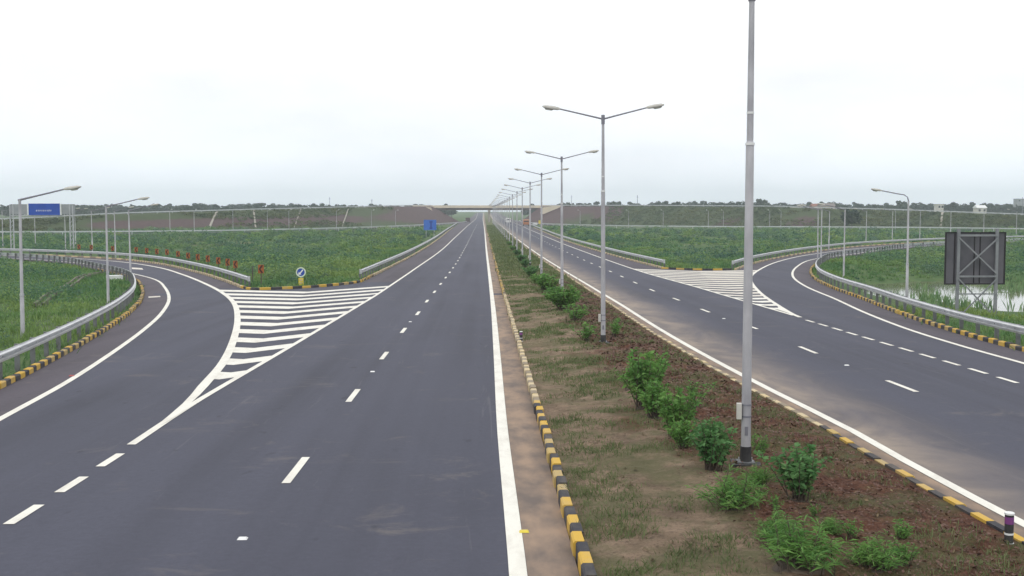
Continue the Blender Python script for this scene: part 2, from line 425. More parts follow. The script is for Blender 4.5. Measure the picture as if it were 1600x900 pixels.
def ground_mat():
    m, t, b = newmat('field_soil')
    vec = coords(t)
    n1 = noise(t, vec, 0.05, 6.0, 0.6); n2 = noise(t, vec, 0.6, 6.0, 0.65)
    c = cmix(t, maprange(t, n2, 0.3, 0.7), (0.055, 0.105, 0.045), (0.105, 0.155, 0.062))
    c = cmix(t, maprange(t, n1, 0.56, 0.70), c, (0.155, 0.135, 0.085))
    t.links.new(c, b.inputs['Base Color']); b.inputs['Roughness'].default_value = 0.95
    b.inputs['Specular IOR Level'].default_value = 0.1
    bump(t, b, n2, 0.6, 0.2)
    return m
M['ground'] = ground_mat()
def median_mat():
    m, t, b = newmat('median_soil')
    vec = coords(t)
    g = t.nodes.new('ShaderNodeNewGeometry'); s = t.nodes.new('ShaderNodeSeparateXYZ'); t.links.new(g.outputs['Position'], s.inputs[0])
    n1 = noise(t, vec, 1.3, 8.0, 0.7); n2 = noise(t, vec, 7.0, 6.0, 0.75); n3 = noise(t, coords(t, (0.9, 0.5, 1)), 0.6, 6.0, 0.6)
    tan = cramp(t, n1, [(0.30, (0.155, 0.115, 0.085)), (0.46, (0.255, 0.190, 0.135)), (0.68, (0.40, 0.295, 0.215))])
    tan = cmix(t, maprange(t, n2, 0.53, 0.66, 0.0, 0.85), tan, (0.105, 0.080, 0.065))
    n5 = noise(t, vec, 24.0, 5.0, 0.8)
    tan = cmix(t, maprange(t, n5, 0.52, 0.70, 0.0, 0.7), tan, (0.115, 0.085, 0.065))
    tan = cmix(t, maprange(t, n5, 0.30, 0.42, 0.6, 0.0), tan, (0.46, 0.35, 0.26))
    mulch = cramp(t, n2, [(0.32, (0.048, 0.027, 0.022)), (0.50, (0.125, 0.062, 0.045)), (0.70, (0.235, 0.125, 0.085))])
    mulch = cmix(t, maprange(t, n1, 0.50, 0.72, 0.0, 0.7), mulch, (0.20, 0.095, 0.060))
    edge = math2(t, 'ADD', s.outputs['X'], maprange(t, n3, 0.2, 0.8, -1.5, 1.5))
    c = cmix(t, maprange(t, edge, 3.3, 4.0), tan, mulch)
    gr = noise(t, vec, 0.9, 7.0, 0.7)
    far = maprange(t, s.outputs['Y'], 55.0, 170.0, 0.0, 0.9)
    gm = math2(t, 'ADD', maprange(t, gr, 0.44, 0.60, 0.0, 0.66), far)
    cl = t.nodes.new('ShaderNodeClamp'); t.links.new(gm, cl.inputs[0])
    c = cmix(t, cl.outputs[0], c, (0.125, 0.14, 0.068))
    t.links.new(c, b.inputs['Base Color']); b.inputs['Roughness'].default_value = 0.97
    b.inputs['Specular IOR Level'].default_value = 0.1
    bump(t, b, n2, 1.0, 0.14)
    return m
M['median'] = median_mat()
def emb_mat():
    m, t, b = newmat('slope_soil')
    g = t.nodes.new('ShaderNodeNewGeometry'); s = t.nodes.new('ShaderNodeSeparateXYZ'); t.links.new(g.outputs['Position'], s.inputs[0])
    n1 = noise(t, coords(t, (0.035, 0.035, 0.25)), 1.0, 6.0, 0.6, 0.6); n2 = noise(t, coords(t, (0.5, 0.5, 0.15)), 1.0, 5.0, 0.7)
    brown = cmix(t, n2, (0.135, 0.092, 0.088), (0.070, 0.056, 0.062))
    green = cmix(t, n2, (0.092, 0.118, 0.060), (0.052, 0.070, 0.042))
    yy = maprange(t, s.outputs['Y'], 400.0, 580.0, 0.02, 0.20)
    xr = maprange(t, s.outputs['X'], 60.0, 110.0, 0.0, 0.09)
    at_ = t.nodes.new('ShaderNodeAttribute'); at_.attribute_name = 'bare_soil'
    k = math2(t, 'ADD', at_.outputs['Fac'], maprange(t, n2, 0.2, 0.8, -0.22, 0.22))
    c = cmix(t, maprange(t, k, 0.36, 0.62), green, brown)
    t.links.new(c, b.inputs['Base Color']); b.inputs['Roughness'].default_value = 0.95
    b.inputs['Specular IOR Level'].default_value = 0.1
    return m
M['slope'] = emb_mat()
def water_mat():
    m, t, b = newmat('pond_water')
    n1 = noise(t, coords(t, (0.2, 0.6, 1)), 3.0, 4.0)
    b.inputs['Base Color'].default_value = (0.16, 0.15, 0.11, 1)
    b.inputs['Roughness'].default_value = 0.06; b.inputs['Specular IOR Level'].default_value = 1.0
    b.inputs['IOR'].default_value = 1.6
    bump(t, b, n1, 0.08, 0.02)
    return m
M['water'] = water_mat()

# ------------------------------------------------------------------ road lines (points on the ground)
L_EDGE = resample(GL([(205, 695), (300, 632), (395, 576), (490, 520), (555, 481), (612, 445), (650, 419), (687, 393), (711, 371), (731, 352.5), (744, 341)]) , 3)
L_LANE = resample([Vector((-3.62, -30))] + GL([(461, 737), (552, 618), (601, 555), (630, 517), (652, 491), (666, 472), (686, 447), (704, 424), (717.5, 404), (735, 371), (744, 353), (749, 343)]), 3)
L_IN = resample([Vector((0.42, -30)), Vector((0.42, 8))] + GL([(810, 900), (797, 780), (785, 670), (777, 560), (771, 485), (766, 440), (760.5, 395), (757, 358), (754.5, 342)]), 3)
R_IN = resample([Vector((8.05, -30)), Vector((8.05, 12))] + GL([(1572, 805), (1412, 719), (1335, 675), (1180, 597), (1040, 520), (950, 464), (880, 422), (842, 398), (800, 367), (782, 352), (770, 342)]), 3)
R_LANE = resample([Vector((11.6, -30))] + GL([(1410, 604), (1262, 547), (1180, 513), (1103, 486), (1055, 467), (1020, 454), (960, 427), (905, 403), (850, 377), (810, 356), (785, 344)]), 3)
R_EDGE = resample(GL([(1240, 493), (1185, 477), (1100, 452), (1010, 427), (945, 405), (880, 381), (835, 362), (805, 349), (785, 341)]), 3)
FAR_Y = 1500.0
def to_far(path, x_far):
    p = list(path); a = p[-1]
    for y in (800, 1000, 1200, FAR_Y):
        if y > a.y + 20: p.append(Vector((a.x + (x_far - a.x) * (y - a.y) / (FAR_Y - a.y), y)))
    return p
MED_L = [Vector((1.2, y)) for y in np.concatenate([np.arange(-30, 140, 1.0), np.arange(140, 640, 10), np.arange(640, FAR_Y + 1, 50)])]
MED_R = offset(R_IN, -0.62)

# left slip road: outer (gore side) and inner white lines
LR_OUT = resample(GL([(250.5, 664.5), (296, 627.5), (321, 600), (346, 571), (363, 538), (371.5, 500), (366, 474), (350, 459), (320, 443), (285, 429), (250, 418.5), (200, 410.5), (150, 406), (100, 403), (50, 401), (0, 399.5)]), 1.5)
_e = (LR_OUT[-1] - LR_OUT[-8]).normalized()
LR_OUT += [LR_OUT[-1] + _e * k * 6 for k in range(1, 16)]
LR_IN_A = GL([(0, 655), (100, 600), (170, 555), (225, 515), (252, 490), (264, 468), (258, 450), (240, 436)])
_s = (LR_IN_A[1] - LR_IN_A[0]).normalized()
tail = offset(LR_OUT, -4.6)
yj = LR_IN_A[-1].y + 14
LR_IN = resample([LR_IN_A[0] - _s * 45] + LR_IN_A + [p for i, p in enumerate(tail) if p.y > yj and i % 5 == 0 and p.x < LR_IN_A[-1].x - 5], 1.5)
# right slip road
RR_OUT = resample(GL([(1250, 496), (1240, 492), (1210, 474), (1187, 457), (1175, 443), (1173, 433), (1184, 423), (1212, 410), (1250, 400.5), (1290, 394.5), (1350, 387.5), (1440, 381.5), (1530, 378), (1600, 376)]), 1.5)
_e = (RR_OUT[-1] - RR_OUT[-8]).normalized()
RR_OUT += [RR_OUT[-1] + _e * k * 6 for k in range(1, 16)]
RR_IN_A = GL([(1600, 568), (1500, 540), (1420, 515), (1350, 488), (1300, 465), (1258, 447), (1239, 432), (1245, 417), (1272, 405)])
_s = (RR_IN_A[1] - RR_IN_A[0]).normalized()
tail = offset(RR_OUT, 4.6)
RR_IN = resample([RR_IN_A[0] - _s * 45] + RR_IN_A + [p for i, p in enumerate(tail) if i % 5 == 0 and p.x > RR_IN_A[-1].x + 9 and p.y > RR_IN_A[-1].y + 5], 1.5)
# kerb lines
LK_IN = offset(LR_IN, -1.45)                                            # inner kerb of the left slip road
LK_NOSE = GL([(376, 450), (397, 453.5), (435, 452.5), (467, 451), (510, 448), (547, 444), (565, 441)])
LK_MAIN = resample(GL([(565, 441), (595, 426), (645, 400), (682, 376.5), (700, 362), (716, 350)]), 2)
LK_OUT = resample(GL([(376, 450), (350, 440), (320, 430), (285, 421), (250, 413.5), (200, 407.3), (150, 403.5), (100, 401), (50, 399), (0, 397.5)]), 2)
_e = (LK_OUT[-1] - LK_OUT[-5]).normalized(); LK_OUT += [LK_OUT[-1] + _e * k * 6 for k in range(1, 16)]
RK_IN = offset(RR_IN, 1.45)
RK_NOSE = GL([(1035, 420), (1070, 421.5), (1110, 422.5), (1150, 422)])
RK_MAIN = resample(GL([(1035, 420), (955, 399), (880, 375.5), (850, 363), (825, 352), (810, 346)]), 2)
RK_OUT = resample(GL([(1150, 422), (1180, 412), (1212, 404.5), (1250, 397.5), (1290, 391.5), (1350, 385), (1440, 379.5), (1530, 376), (1600, 374)]), 2)
_e = (RK_OUT[-1] - RK_OUT[-5]).normalized(); RK_OUT += [RK_OUT[-1] + _e * k * 6 for k in range(1, 16)]
NOSE_L = resample(LK_NOSE, 1); NOSE_R = resample(RK_NOSE, 1)

# ------------------------------------------------------------------ pavements
lmain_far = to_far(LK_MAIN, -8.0); rmain_far = to_far(RK_MAIN, 18.0)
medr_far = to_far(MED_R, 7.0)
PAVE_L = ([Vector((1.2, -30))] + [Vector((1.2, y)) for y in range(0, 1500, 40)] + [Vector((1.2, FAR_Y))] + lmain_far[::-1]
          + NOSE_L[::-1][1:] + LK_OUT[1:] + LK_IN[::-1])
PAVE_R = (medr_far[::-1] + RK_IN + RK_OUT[::-1] + NOSE_R[::-1][1:] + rmain_far[1:])
def simplify(poly, tol=0.03):
    r = [poly[0]]
    for p in poly[1:]:
        if (p - r[-1]).length > tol: r.append(p)
    return r
PAVE_L, PAVE_R = simplify(PAVE_L), simplify(PAVE_R)
road_l = sheet('road', PAVE_L, 0.0, M['asphalt']); tag(road_l, kind='structure')
road_r = sheet('road', PAVE_R, 0.0, M['asphalt_dusty']); tag(road_r, kind='structure')

# shoulders, 4 mm above the asphalt
def between(a, b): return simplify(a + b[::-1])
ii = [p for p in L_EDGE if p.y > LK_MAIN[0].y]
sheet('shoulder', between([p for p in to_far(offset(L_EDGE, -0.1), -7.0) if p.y > LK_MAIN[0].y - 2], lmain_far), 0.004, M['shoulder'], road_l)
sheet('shoulder', between(offset(LR_IN, -0.1), LK_IN), 0.004, M['shoulder'], road_l)
sheet('shoulder', between(offset([p for p in LR_OUT if p.y > LK_OUT[0].y - 2], 0.1), LK_OUT), 0.004, M['shoulder'], road_l)
sheet('gutter', between([p for p in to_far(offset(L_IN, 0.12), 0.2)], [p for p in MED_L]), 0.005, M['gutter'], road_l)
sheet('shoulder', between(offset(RR_IN, 0.1), RK_IN), 0.004, M['shoulder'], road_r)
sheet('shoulder', between([p for p in to_far(offset(R_EDGE, 0.1), 16.5) if p.y > RK_MAIN[0].y - 2], rmain_far), 0.004, M['shoulder'], road_r)
rout = [p for p in RR_OUT if p.y > RK_OUT[0].y]
sheet('shoulder', between(offset(rout, -0.1), RK_OUT), 0.004, M['shoulder'], road_r)
sheet('gutter', between(to_far(MED_R, 7.0), to_far(offset(R_IN, -0.12), 7.6)), 0.005, M['gutter'], road_r)

# painted lines, 9 mm above
PZ = 0.009
ribbon('edge_line', to_far(L_EDGE, -6.8), -0.09, 0.09, PZ, M['white'], road_l)
ribbon('edge_line', to_far(L_IN, 0.1), -0.115, 0.115, PZ, M['white'], road_l)
ribbon('edge_line', LR_IN, -0.095, 0.095, PZ, M['white'], road_l)
lo = [p for p in LR_OUT]
ribbon('edge_line', lo, -0.15, 0.13, PZ + 0.003, M['white'], road_l, 4)
ribbon('edge_line', to_far(R_IN, 7.7), -0.10, 0.10, PZ, M['white'], road_r)
ribbon('edge_line', to_far(R_EDGE, 16.0), -0.09, 0.09, PZ, M['white'], road_r)
ribbon('edge_line', RR_IN, -0.095, 0.095, PZ, M['white'], road_r)
ribbon('edge_line', RR_OUT, -0.10, 0.12, PZ + 0.003, M['white'], road_r)
# solid wedge where the gore lines join
w = GL([(251, 664.5), (258, 658), (292, 627), (299, 630.5), (310, 629.5), (259, 661)])
sheet('gore_tip', w, PZ + 0.006, M['white'], road_l)
w = GL([(1252, 496), (1226, 484), (1216, 479), (1215, 484)])
sheet('gore_tip', w, PZ + 0.006, M['white'], road_r)

def along(path):
    L = [0.0]
    for a, b in zip(path, path[1:]): L.append(L[-1] + (b - a).length)
    return L
def sub(path, L, s0, s1):
    f = lambda s: Vector((np.interp(s, L, [p.x for p in path]), np.interp(s, L, [p.y for p in path])))
    return [f(s0)] + [p for p, l in zip(path, L) if s0 + .05 < l < s1 - .05] + [f(s1)]
def dashes(path, y_first, pitch, length, parent, hw=0.075, y_max=560, back=2):
    path = to_far(path, path[-1].x)
    L = along(path); s0 = float(np.interp(y_first, [p.y for p in path], L))
    s = s0 - back * pitch; n = 0
    while np.interp(s, L, [p.y for p in path]) < y_max and n < 95:
        ribbon('lane_dash', sub(path, L, s - length / 2, s + length / 2), -hw, hw, PZ, M['white'], parent)
        s += pitch; n += 1
yf = G(552, 618).y
dashes(L_LANE, yf, 9.0, 2.2, road_l)
dashes(R_LANE, G(1262, 547).y, 9.0, 2.2, road_r)
# give-way dashes across the mouths of the slip roads
L0 = [G(38, 804), G(114, 757), G(173, 719), G(205, 695)]
def short_dash(pts, n_back, parent, hw, length, step):
    d = (pts[-1] - pts[0]).normalized()
    for k in range(n_back):
        c = pts[0] + d * (k * step)
        ribbon('lane_dash', [c - d * length / 2, c + d * length / 2], -hw, hw, PZ, M['white'], parent)
stp = ((L0[2] - L0[0]).length) / 2
dd = (L0[2] - L0[0]).normalized()
for k in range(-3, 3):
    c = L0[0] + dd * stp * k
    ribbon('lane_dash', [c - dd * stp * .29, c + dd * stp * .29], -0.085, 0.085, PZ, M['white'], road_l)
RD = GL([(1265.5, 502), (1286, 508), (1308, 514.5), (1331, 521.5), (1356.5, 529), (1385, 537.5), (1415.5, 546.5), (1449, 556.5), (1486.5, 567.5), (1528, 580), (1574, 594)])
for i, c in enumerate(RD):
    d = ((RD[min(i + 1, len(RD) - 1)] - RD[max(i - 1, 0)])).normalized()
    ribbon('lane_dash', [c - d * 0.62, c + d * 0.62], -0.075, 0.075, PZ, M['white'], road_r)
d = (RD[-1] - RD[-3]) / 2
for k in range(1, 6):
    c = RD[-1] + d * k; u = d.normalized()
    ribbon('lane_dash', [c - u * 0.62, c + u * 0.62], -0.075, 0.075, PZ, M['white'], road_r)

# chevron hatching of the two gores
def xat(path, y):
    ys = [p.y for p in path]; return float(np.interp(y, ys, [p.x for p in path]))
lo_mono = [p for p in LR_OUT[:60] if p.y < 100]
def gore_l():
    y, k = G(352, 587.5).y, 0
    P0, P1 = G(352, 587.5), G(475, 460)
    while y < NOSE_L[4].y - 1.6 and k < 13:
        xv = P0.x + (P1.x - P0.x) * (y - P0.y) / (P1.y - P0.y)
        t = 0.77 + 0.006 * k
        # right limb rises away from the vertex, left limb stays almost level
        def hitr(dy):
            yy = y + dy
            for _ in range(30):
                xr = xat(L_EDGE, yy); yy = y + dy + 1.35 * (xr - xv)
            return Vector((xr, yy))
        def hitl(dy):
            yy = y + dy
            for _ in range(30):
                xl = xat(lo_mono, yy); yy = y + dy + 0.36 * (xv - xl)
            return Vector((xl + 0.05, yy))
        poly = [hitl(-t), Vector((xv, y - t)), hitr(-t), hitr(t), Vector((xv, y + t)), hitl(t)]
        sheet('gore_stripe', poly, PZ - 0.003, M['white'], road_l)
        y += 3.38; k += 1
gore_l()
ro_mono = sorted([p for p in RR_OUT if p.y < RK_OUT[0].y + 4 and p.x < 30], key=lambda p: p.y)
def gore_r():
    P0 = G(1218, 482); y = P0.y - 0.2; k = 0
    while y < NOSE_R[5].y - 2.0 and k < 20:
        xl0, xr0 = xat(R_EDGE, y), xat(ro_mono, y)
        xv = xl0 + (xr0 - xl0) * 0.5
        t = 0.62 + 0.02 * k
        def hl(dy):
            yy = y + dy
            for _ in range(30):
                x = xat(R_EDGE, yy); yy = y + dy + 0.95 * (xv - x)
            return Vector((x, yy))
        def hr(dy):
            yy = y + dy
            for _ in range(30):
                x = xat(ro_mono, yy); yy = y + dy + 0.30 * (x - xv)
            return Vector((x, yy))
        sheet('gore_stripe', [hl(-t), Vector((xv, y - t)), hr(-t), hr(t), Vector((xv, y + t)), hl(t)], PZ - 0.003, M['white'] if k < 4 else M['worn'], road_r)
        y += 2.7; k += 1
gore_r()
# pale worn bars on the far slip roads
for (a, b, par) in (([(232, 463.5), (250, 462.5), (251, 464.2), (232, 465.5)], 0, road_l), ([(206, 418), (222, 419), (224, 421.5), (206, 420.5)], 0, road_l)):
    sheet('worn_bar', GL(a), PZ, M['worn'], par)

# ------------------------------------------------------------------ terrain
def seg_dist(P, poly, closed=True):
    """distance of points P (n,2) to an outline"""
    A = np.array([(p.x, p.y) for p in poly]); B = np.roll(A, -1, axis=0)
    if not closed: A, B = A[:-1], B[:-1]
    best = np.full(len(P), 1e9)
    for a, b in zip(A, B):
        ab = b - a; l2 = ab @ ab
        if l2 < 1e-9: continue
        t = np.clip(((P - a) @ ab) / l2, 0, 1)
        d = np.hypot(P[:, 0] - a[0] - t * ab[0], P[:, 1] - a[1] - t * ab[1])
        np.minimum(best, d, out=best)
    return best
def inside(P, poly):
    x, y = P[:, 0], P[:, 1]; r = np.zeros(len(P), bool)
    A = [(p.x, p.y) for p in poly]
    for (x0, y0), (x1, y1) in zip(A, A[1:] + A[:1]):
        if y0 == y1: continue
        c = (y0 > y) != (y1 > y)
        r ^= c & (x < (x1 - x0) * (y - y0) / (y1 - y0) + x0)
    return r
def thin(poly, tol=1.5):
    r = [poly[0]]
    for p in poly[1:]:
        if (p - r[-1]).length >= tol: r.append(p)
    return r
T_L, T_R = thin(PAVE_L), thin(PAVE_R)
MED_POLY = [Vector((1.2, -30)), Vector((1.2, FAR_Y))] + medr_far[::-1]
T_M = thin(MED_POLY, 3)
def pave_dist(P):
    ins = inside(P, T_L) | inside(P, T_R) | inside(P, T_M)
    d = np.minimum(seg_dist(P, T_L), seg_dist(P, T_R))
    return np.where(ins, 0.0, d)
def vnoise(P, s, seed=0):
    """smooth value noise"""
    x = P[:, 0] * s + seed * 17.3; y = P[:, 1] * s + seed * 7.1
    xi, yi = np.floor(x), np.floor(y); fx, fy = x - xi, y - yi
    fx, fy = fx * fx * (3 - 2 * fx), fy * fy * (3 - 2 * fy)
    h = lambda a, b: np.modf(np.abs(np.sin(a * 127.1 + b * 311.7 + seed) * 43758.5453))[0]
    return (h(xi, yi) * (1 - fx) + h(xi + 1, yi) * fx) * (1 - fy) + (h(xi, yi + 1) * (1 - fx) + h(xi + 1, yi + 1) * fx) * fy
POND_C, POND_R, POND_Z = (41.0, 84.0), (15.0, 21.0), -0.85
def ground_z(P, d=None):
    if d is None: d = pave_dist(P)
    base = zr(P[:, 1])
    n = (vnoise(P, 0.11, 1) - 0.5) * 0.9 + (vnoise(P, 0.4, 2) - 0.5) * 0.35
    rise = np.clip((d - 0.6) / 1.6, 0, 1)
    fall = np.clip((d - 2.5) / 14.0, 0, 1)
    z = base - 0.10 + 0.13 * rise - 0.75 * fall * fall + n * np.clip((d - 2) / 8, 0, 1) * np.clip((600 - P[:, 1]) / 200, 0.15, 1)
    q = np.hypot((P[:, 0] - POND_C[0]) / POND_R[0], (P[:, 1] - POND_C[1]) / POND_R[1])
    w = np.clip((1.75 - q) / 0.6, 0, 1) * np.clip((d - 1.2) / 4, 0, 1); w = w * w * (3 - 2 * w)
    zp = POND_Z - 0.62 + 0.95 * vnoise(P, 0.17, 5) + 0.35 * np.clip(q - 1, 0, 1)
    return z * (1 - w) + zp * w
xs = np.concatenate([[-3000, -2000, -1200, -800, -600, -450, -350, -280, -230], np.arange(-190, -70, 5), np.arange(-70, 70, 1.6), np.arange(70, 200, 5), [230, 280, 350, 450, 600, 800, 1200, 2000, 3000]])
ys = np.concatenate([[-60, -40, -20, -8], np.arange(0, 150, 1.6), np.arange(150, 300, 4), np.arange(300, 700, 12), [720, 760, 800, 900, 1000, 1200, 1500, 2000, 2500, 3000]])
XX, YY = np.meshgrid(xs, ys); P = np.stack([XX.ravel(), YY.ravel()], 1)
Z = ground_z(P)
me = bpy.data.meshes.new('ground')
nx, ny = len(xs), len(ys)
idx = np.arange(nx * ny).reshape(ny, nx)
fq = np.stack([idx[:-1, :-1], idx[:-1, 1:], idx[1:, 1:], idx[1:, :-1]], -1).reshape(-1, 4)
me.from_pydata(np.column_stack([P, Z]).tolist(), [], fq.tolist())
g = link('ground', me, M['ground'], smooth=True); tag(g, kind='structure')

# pond water
mb = MB(); n = 48
pv = [(POND_C[0] + POND_R[0] * 1.5 * math.cos(2 * math.pi * k / n), POND_C[1] + POND_R[1] * 1.3 * math.sin(2 * math.pi * k / n), POND_Z) for k in range(n)]
me = bpy.data.meshes.new('pond'); me.from_pydata(pv, [], [tuple(range(n))])
tag(link('pond', me, M['water']), kind='structure')

# median soil: a low uneven bank between the two kerbs
def median_top(x, y):
    l, r = 1.2 + 0.15, xat(MED_R, min(y, 600)) - 0.15
    t = min(max((x - l) / (r - l), 0), 1)
    return float(zr(y)) + 0.13 + 0.14 * math.sin(math.pi * t) 
my = np.concatenate([np.arange(-30, 8, 2), np.arange(8, 45, 0.22), np.arange(45, 110, 0.6), np.arange(110, 300, 4), np.arange(300, 700, 25), np.arange(700, 1501, 100)])
mu = np.linspace(0, 1, 34)
rows = []
for y in my:
    l, r = 1.2 + 0.14, (xat(medr_far, y)) - 0.14
    rows.append([(l + (r - l) * u, y) for u in mu])
P2 = np.array(rows).reshape(-1, 2)
zz = np.array([float(zr(y)) for y in P2[:, 1]]) + 0.125
u = np.tile(mu, len(my))
amp = np.clip(np.minimum(u, 1 - u) * 8, 0, 1)
clod = np.where(P2[:, 0] > 3.6, 1.0, 0.6)
zz += 0.14 * np.sin(np.pi * u) + amp * clod * ((vnoise(P2, 2.1, 3) - .5) * 0.14 + (vnoise(P2, 4.3, 4) - .5) * 0.10) * (P2[:, 1] < 110)
me = bpy.data.meshes.new('median')
idx = np.arange(len(P2)).reshape(len(my), len(mu))
fq = np.stack([idx[:-1, :-1], idx[:-1, 1:], idx[1:, 1:], idx[1:, :-1]], -1).reshape(-1, 4)
me.from_pydata(np.column_stack([P2, zz]).tolist(), [], fq.tolist())
tag(link('median', me, M['median'], smooth=True), kind='structure')

# ------------------------------------------------------------------ kerbs
def kerb(path, label, side=1, w=0.17, h=0.17, near=True, faded=None, block=0.5, ymax=420, gap=None):
    """side +1: the kerb stone lies to the right of the path"""
    path = [p for p in path if p.y < ymax]
    L = along(path); xsL = [p.x for p in path]; ysL = [p.y for p in path]
    f = lambda s: Vector((np.interp(s, L, xsL), np.interp(s, L, ysL)))
    mb = MB(); s = 0.0; k = 0
    rnd = random.Random(3)
    while s + block < L[-1]:
        a, b = f(s), f(s + block)
        blk = block * (1 if a.y < 130 else 3)
        if blk != block: b = f(min(s + blk, L[-1]))
        t = (b - a).normalized(); nrm = Vector((t.y, -t.x)) * side
        if not (gap and gap[0] < s < gap[1]):
            j = rnd.uniform(-0.02, 0.02); hz = h + rnd.uniform(-0.022, 0.014)
            c = [a + nrm * j, b + nrm * j, b + nrm * (w + j), a + nrm * (w + j)]
            bev = 0.025
            ct = [a + nrm * (j + bev), b + nrm * (j + bev), b + nrm * (w + j), a + nrm * (w + j)]
            z0, z1 = float(zr(a.y)) - 0.2, float(zr(b.y)) - 0.2
            lo_ = [(c[0].x, c[0].y, z0), (c[1].x, c[1].y, z1), (c[2].x, c[2].y, z1), (c[3].x, c[3].y, z0)]
            md = [(c[0].x, c[0].y, z0 + .2 + hz - bev), (c[1].x, c[1].y, z1 + .2 + hz - bev), (c[2].x, c[2].y, z1 + .2 + hz - bev), (c[3].x, c[3].y, z0 + .2 + hz - bev)]
            hi = [(q.x, q.y, zz_ + .2 + hz) for q, zz_ in zip(ct, (z0, z1, z1, z0))]
            mi = (4 if rnd.random() < .3 else 0) if k % 2 == 0 else 1
            if faded and faded[0] < a.y < faded[1]: mi = 2 if k % 2 == 0 else 3
            mb.add(lo_ + md + hi, [(0, 1, 5, 4), (1, 2, 6, 5), (2, 3, 7, 6), (3, 0, 4, 7), (4, 5, 9, 8), (5, 6, 10, 9), (6, 7, 11, 10), (7, 4, 8, 11), (8, 9, 10, 11)], mi)
        s += blk; k += 1
    o = mb.build('kerb', [M['yellow'], M['black'], M['cream'], M['dusty'], M['yellow_worn']])
    return tag(o, label, 'kerb')
medl = [Vector((1.2, y)) for y in np.arange(4, 421, 2.0)]
kerb(medl, 'yellow and black striped kerb along the left carriageway side of the median', +1, 0.15, 0.20, faded=(27, 70))
kerb([p for p in MED_R if p.y > 4], 'dusty kerb with worn yellow blocks between the red mulch and right carriageway', -1, 0.15, 0.16, faded=(24, 260))
kerb([p for p in LK_IN], 'yellow and black kerb under the steel rail inside the left slip road', -1, gap=(75.5, 76.6), ymax=108)
kerb(LK_OUT, 'kerb with faded yellow top along the outer curve of the left slip road', +1, faded=(70, 400))
kerb(NOSE_L, 'striped kerb closing the hatched nose below the round blue sign', -1, block=0.8)
kerb(LK_MAIN, 'long yellowish kerb under the rail beside the main left carriageway', -1, faded=(95, 900))
kerb([p for p in RK_IN], 'yellow and black kerb under the rail next to the pond', +1, gap=(64, 64.8), ymax=122)
kerb(RK_OUT, 'pale kerb along the outer curve of the right slip road', -1, faded=(100, 900))
kerb(NOSE_R, 'short black and yellow kerb behind the worn hatching on the right', +1, block=0.9)
kerb(RK_MAIN, 'long tan kerb under the rail beside the main right carriageway', +1, faded=(100, 900))

# ------------------------------------------------------------------ guard rails
WPROF = [(0.0, 0.0), (0.0, 0.03), (0.075, 0.065), (0.075, 0.105), (0.0, 0.14), (0.0, 0.175), (0.075, 0.205), (0.075, 0.245), (0.0, 0.285), (0.0, 0.31)]
def beam_mesh(path, side, z0, prof=WPROF, t=0.012):
    mb = MB(); vs = []; n = len(prof)
    full = prof + [(o - t * 1.5, z) for o, z in prof[::-1]]
    m = len(full)
    for i, p in enumerate(path):
        tv = (path[min(i + 1, len(path) - 1)] - path[max(i - 1, 0)]).normalized(); nv = Vector((tv.y, -tv.x)) * side
        for o, z in full:
            q = p + nv * o; vs.append((q.x, q.y, float(zr(p.y)) + z0 + z))
    fs = []
    for i in range(len(path) - 1):
        for k in range(m):
            a, b = i * m + k, i * m + (k + 1) % m
            fs.append((a, b, b + m, a + m))
    fs.append(tuple(range(m))); fs.append(tuple((len(path) - 1) * m + k for k in range(m)))
    return mb.add(vs, fs)
def guard_rail(path, side, label, post_step=2.0, y_posts=170, ends=(True, True), top=0.78):
    """side: on which side of the path the corrugated face looks (towards traffic)"""
    root = empty('guard_rail', (path[0].x, path[0].y, float(zr(path[0].y))))
    tag(root, label, 'guard rail')
    org = Matrix.Translation(root.location).inverted()
    def put(o): o.data.transform(org); return o
    fine = resample(path, 1.0) if along(path)[-1] < 240 else resample(path, 2.5)
    put(beam_mesh(fine, side, top - 0.31).build('beam', M['rail'], root, smooth=False))
    L = along(fine); s = 0.4; n = 0; proto = None
    step = post_step
    while s < L[-1] - 0.2 and n < 98:
        x = float(np.interp(s, L, [p.x for p in fine])); y = float(np.interp(s, L, [p.y for p in fine]))
        if y > y_posts: step = 6.0
        i = min(range(len(fine)), key=lambda j: abs(L[j] - s)); a, b = fine[max(i - 1, 0)], fine[min(i + 1, len(fine) - 1)]
        tv = (b - a).normalized(); nv = Vector((tv.y, -tv.x)) * side
        if proto is None:
            m1 = MB(); m1.box((-0.11, 0, (top - 0.9) / 2), (0.14, 0.10, top + 0.9)); m1.box((-0.025, 0, top - 0.155), (0.05, 0.16, 0.22))
            proto = o = m1.build('post', M['postdark'], root)
        else:
            o = proto.copy(); COL.objects.link(o); o.parent = root
        o.location = Vector((x, y, float(zr(y)))) - root.location
        o.rotation_euler = (0, 0, math.atan2(nv.y, nv.x))
        s += step; n += 1
    for k, on in enumerate(ends):
        if not on: continue
        i = 0 if k == 0 else len(fine) - 1
        j = 1 if k == 0 else len(fine) - 2
        tv = (fine[i] - fine[j]).normalized(); p = fine[i] + tv * 0.12
        z = float(zr(p.y)) + top - 0.155
        mb = MB(); nv = Vector((tv.y, -tv.x))
        mb.tube([(p.x, p.y, z - 0.17), (p.x, p.y, z + 0.17)], 0.10, 10)
        put(mb.build('rail_end', M['rail'], root))
    return root
lin = offset(LK_IN, -0.55)
guard_rail([p for p in lin if p.y < 112 or True][::1], +1, 'steel crash barrier curving inside the left slip road in front of the green slope', ends=(False, False))
lout = offset(LK_OUT, 0.55)
guard_rail(lout, -1, 'steel crash barrier on the outer bend of the left slip road, chevron boards behind it', ends=(True, False))
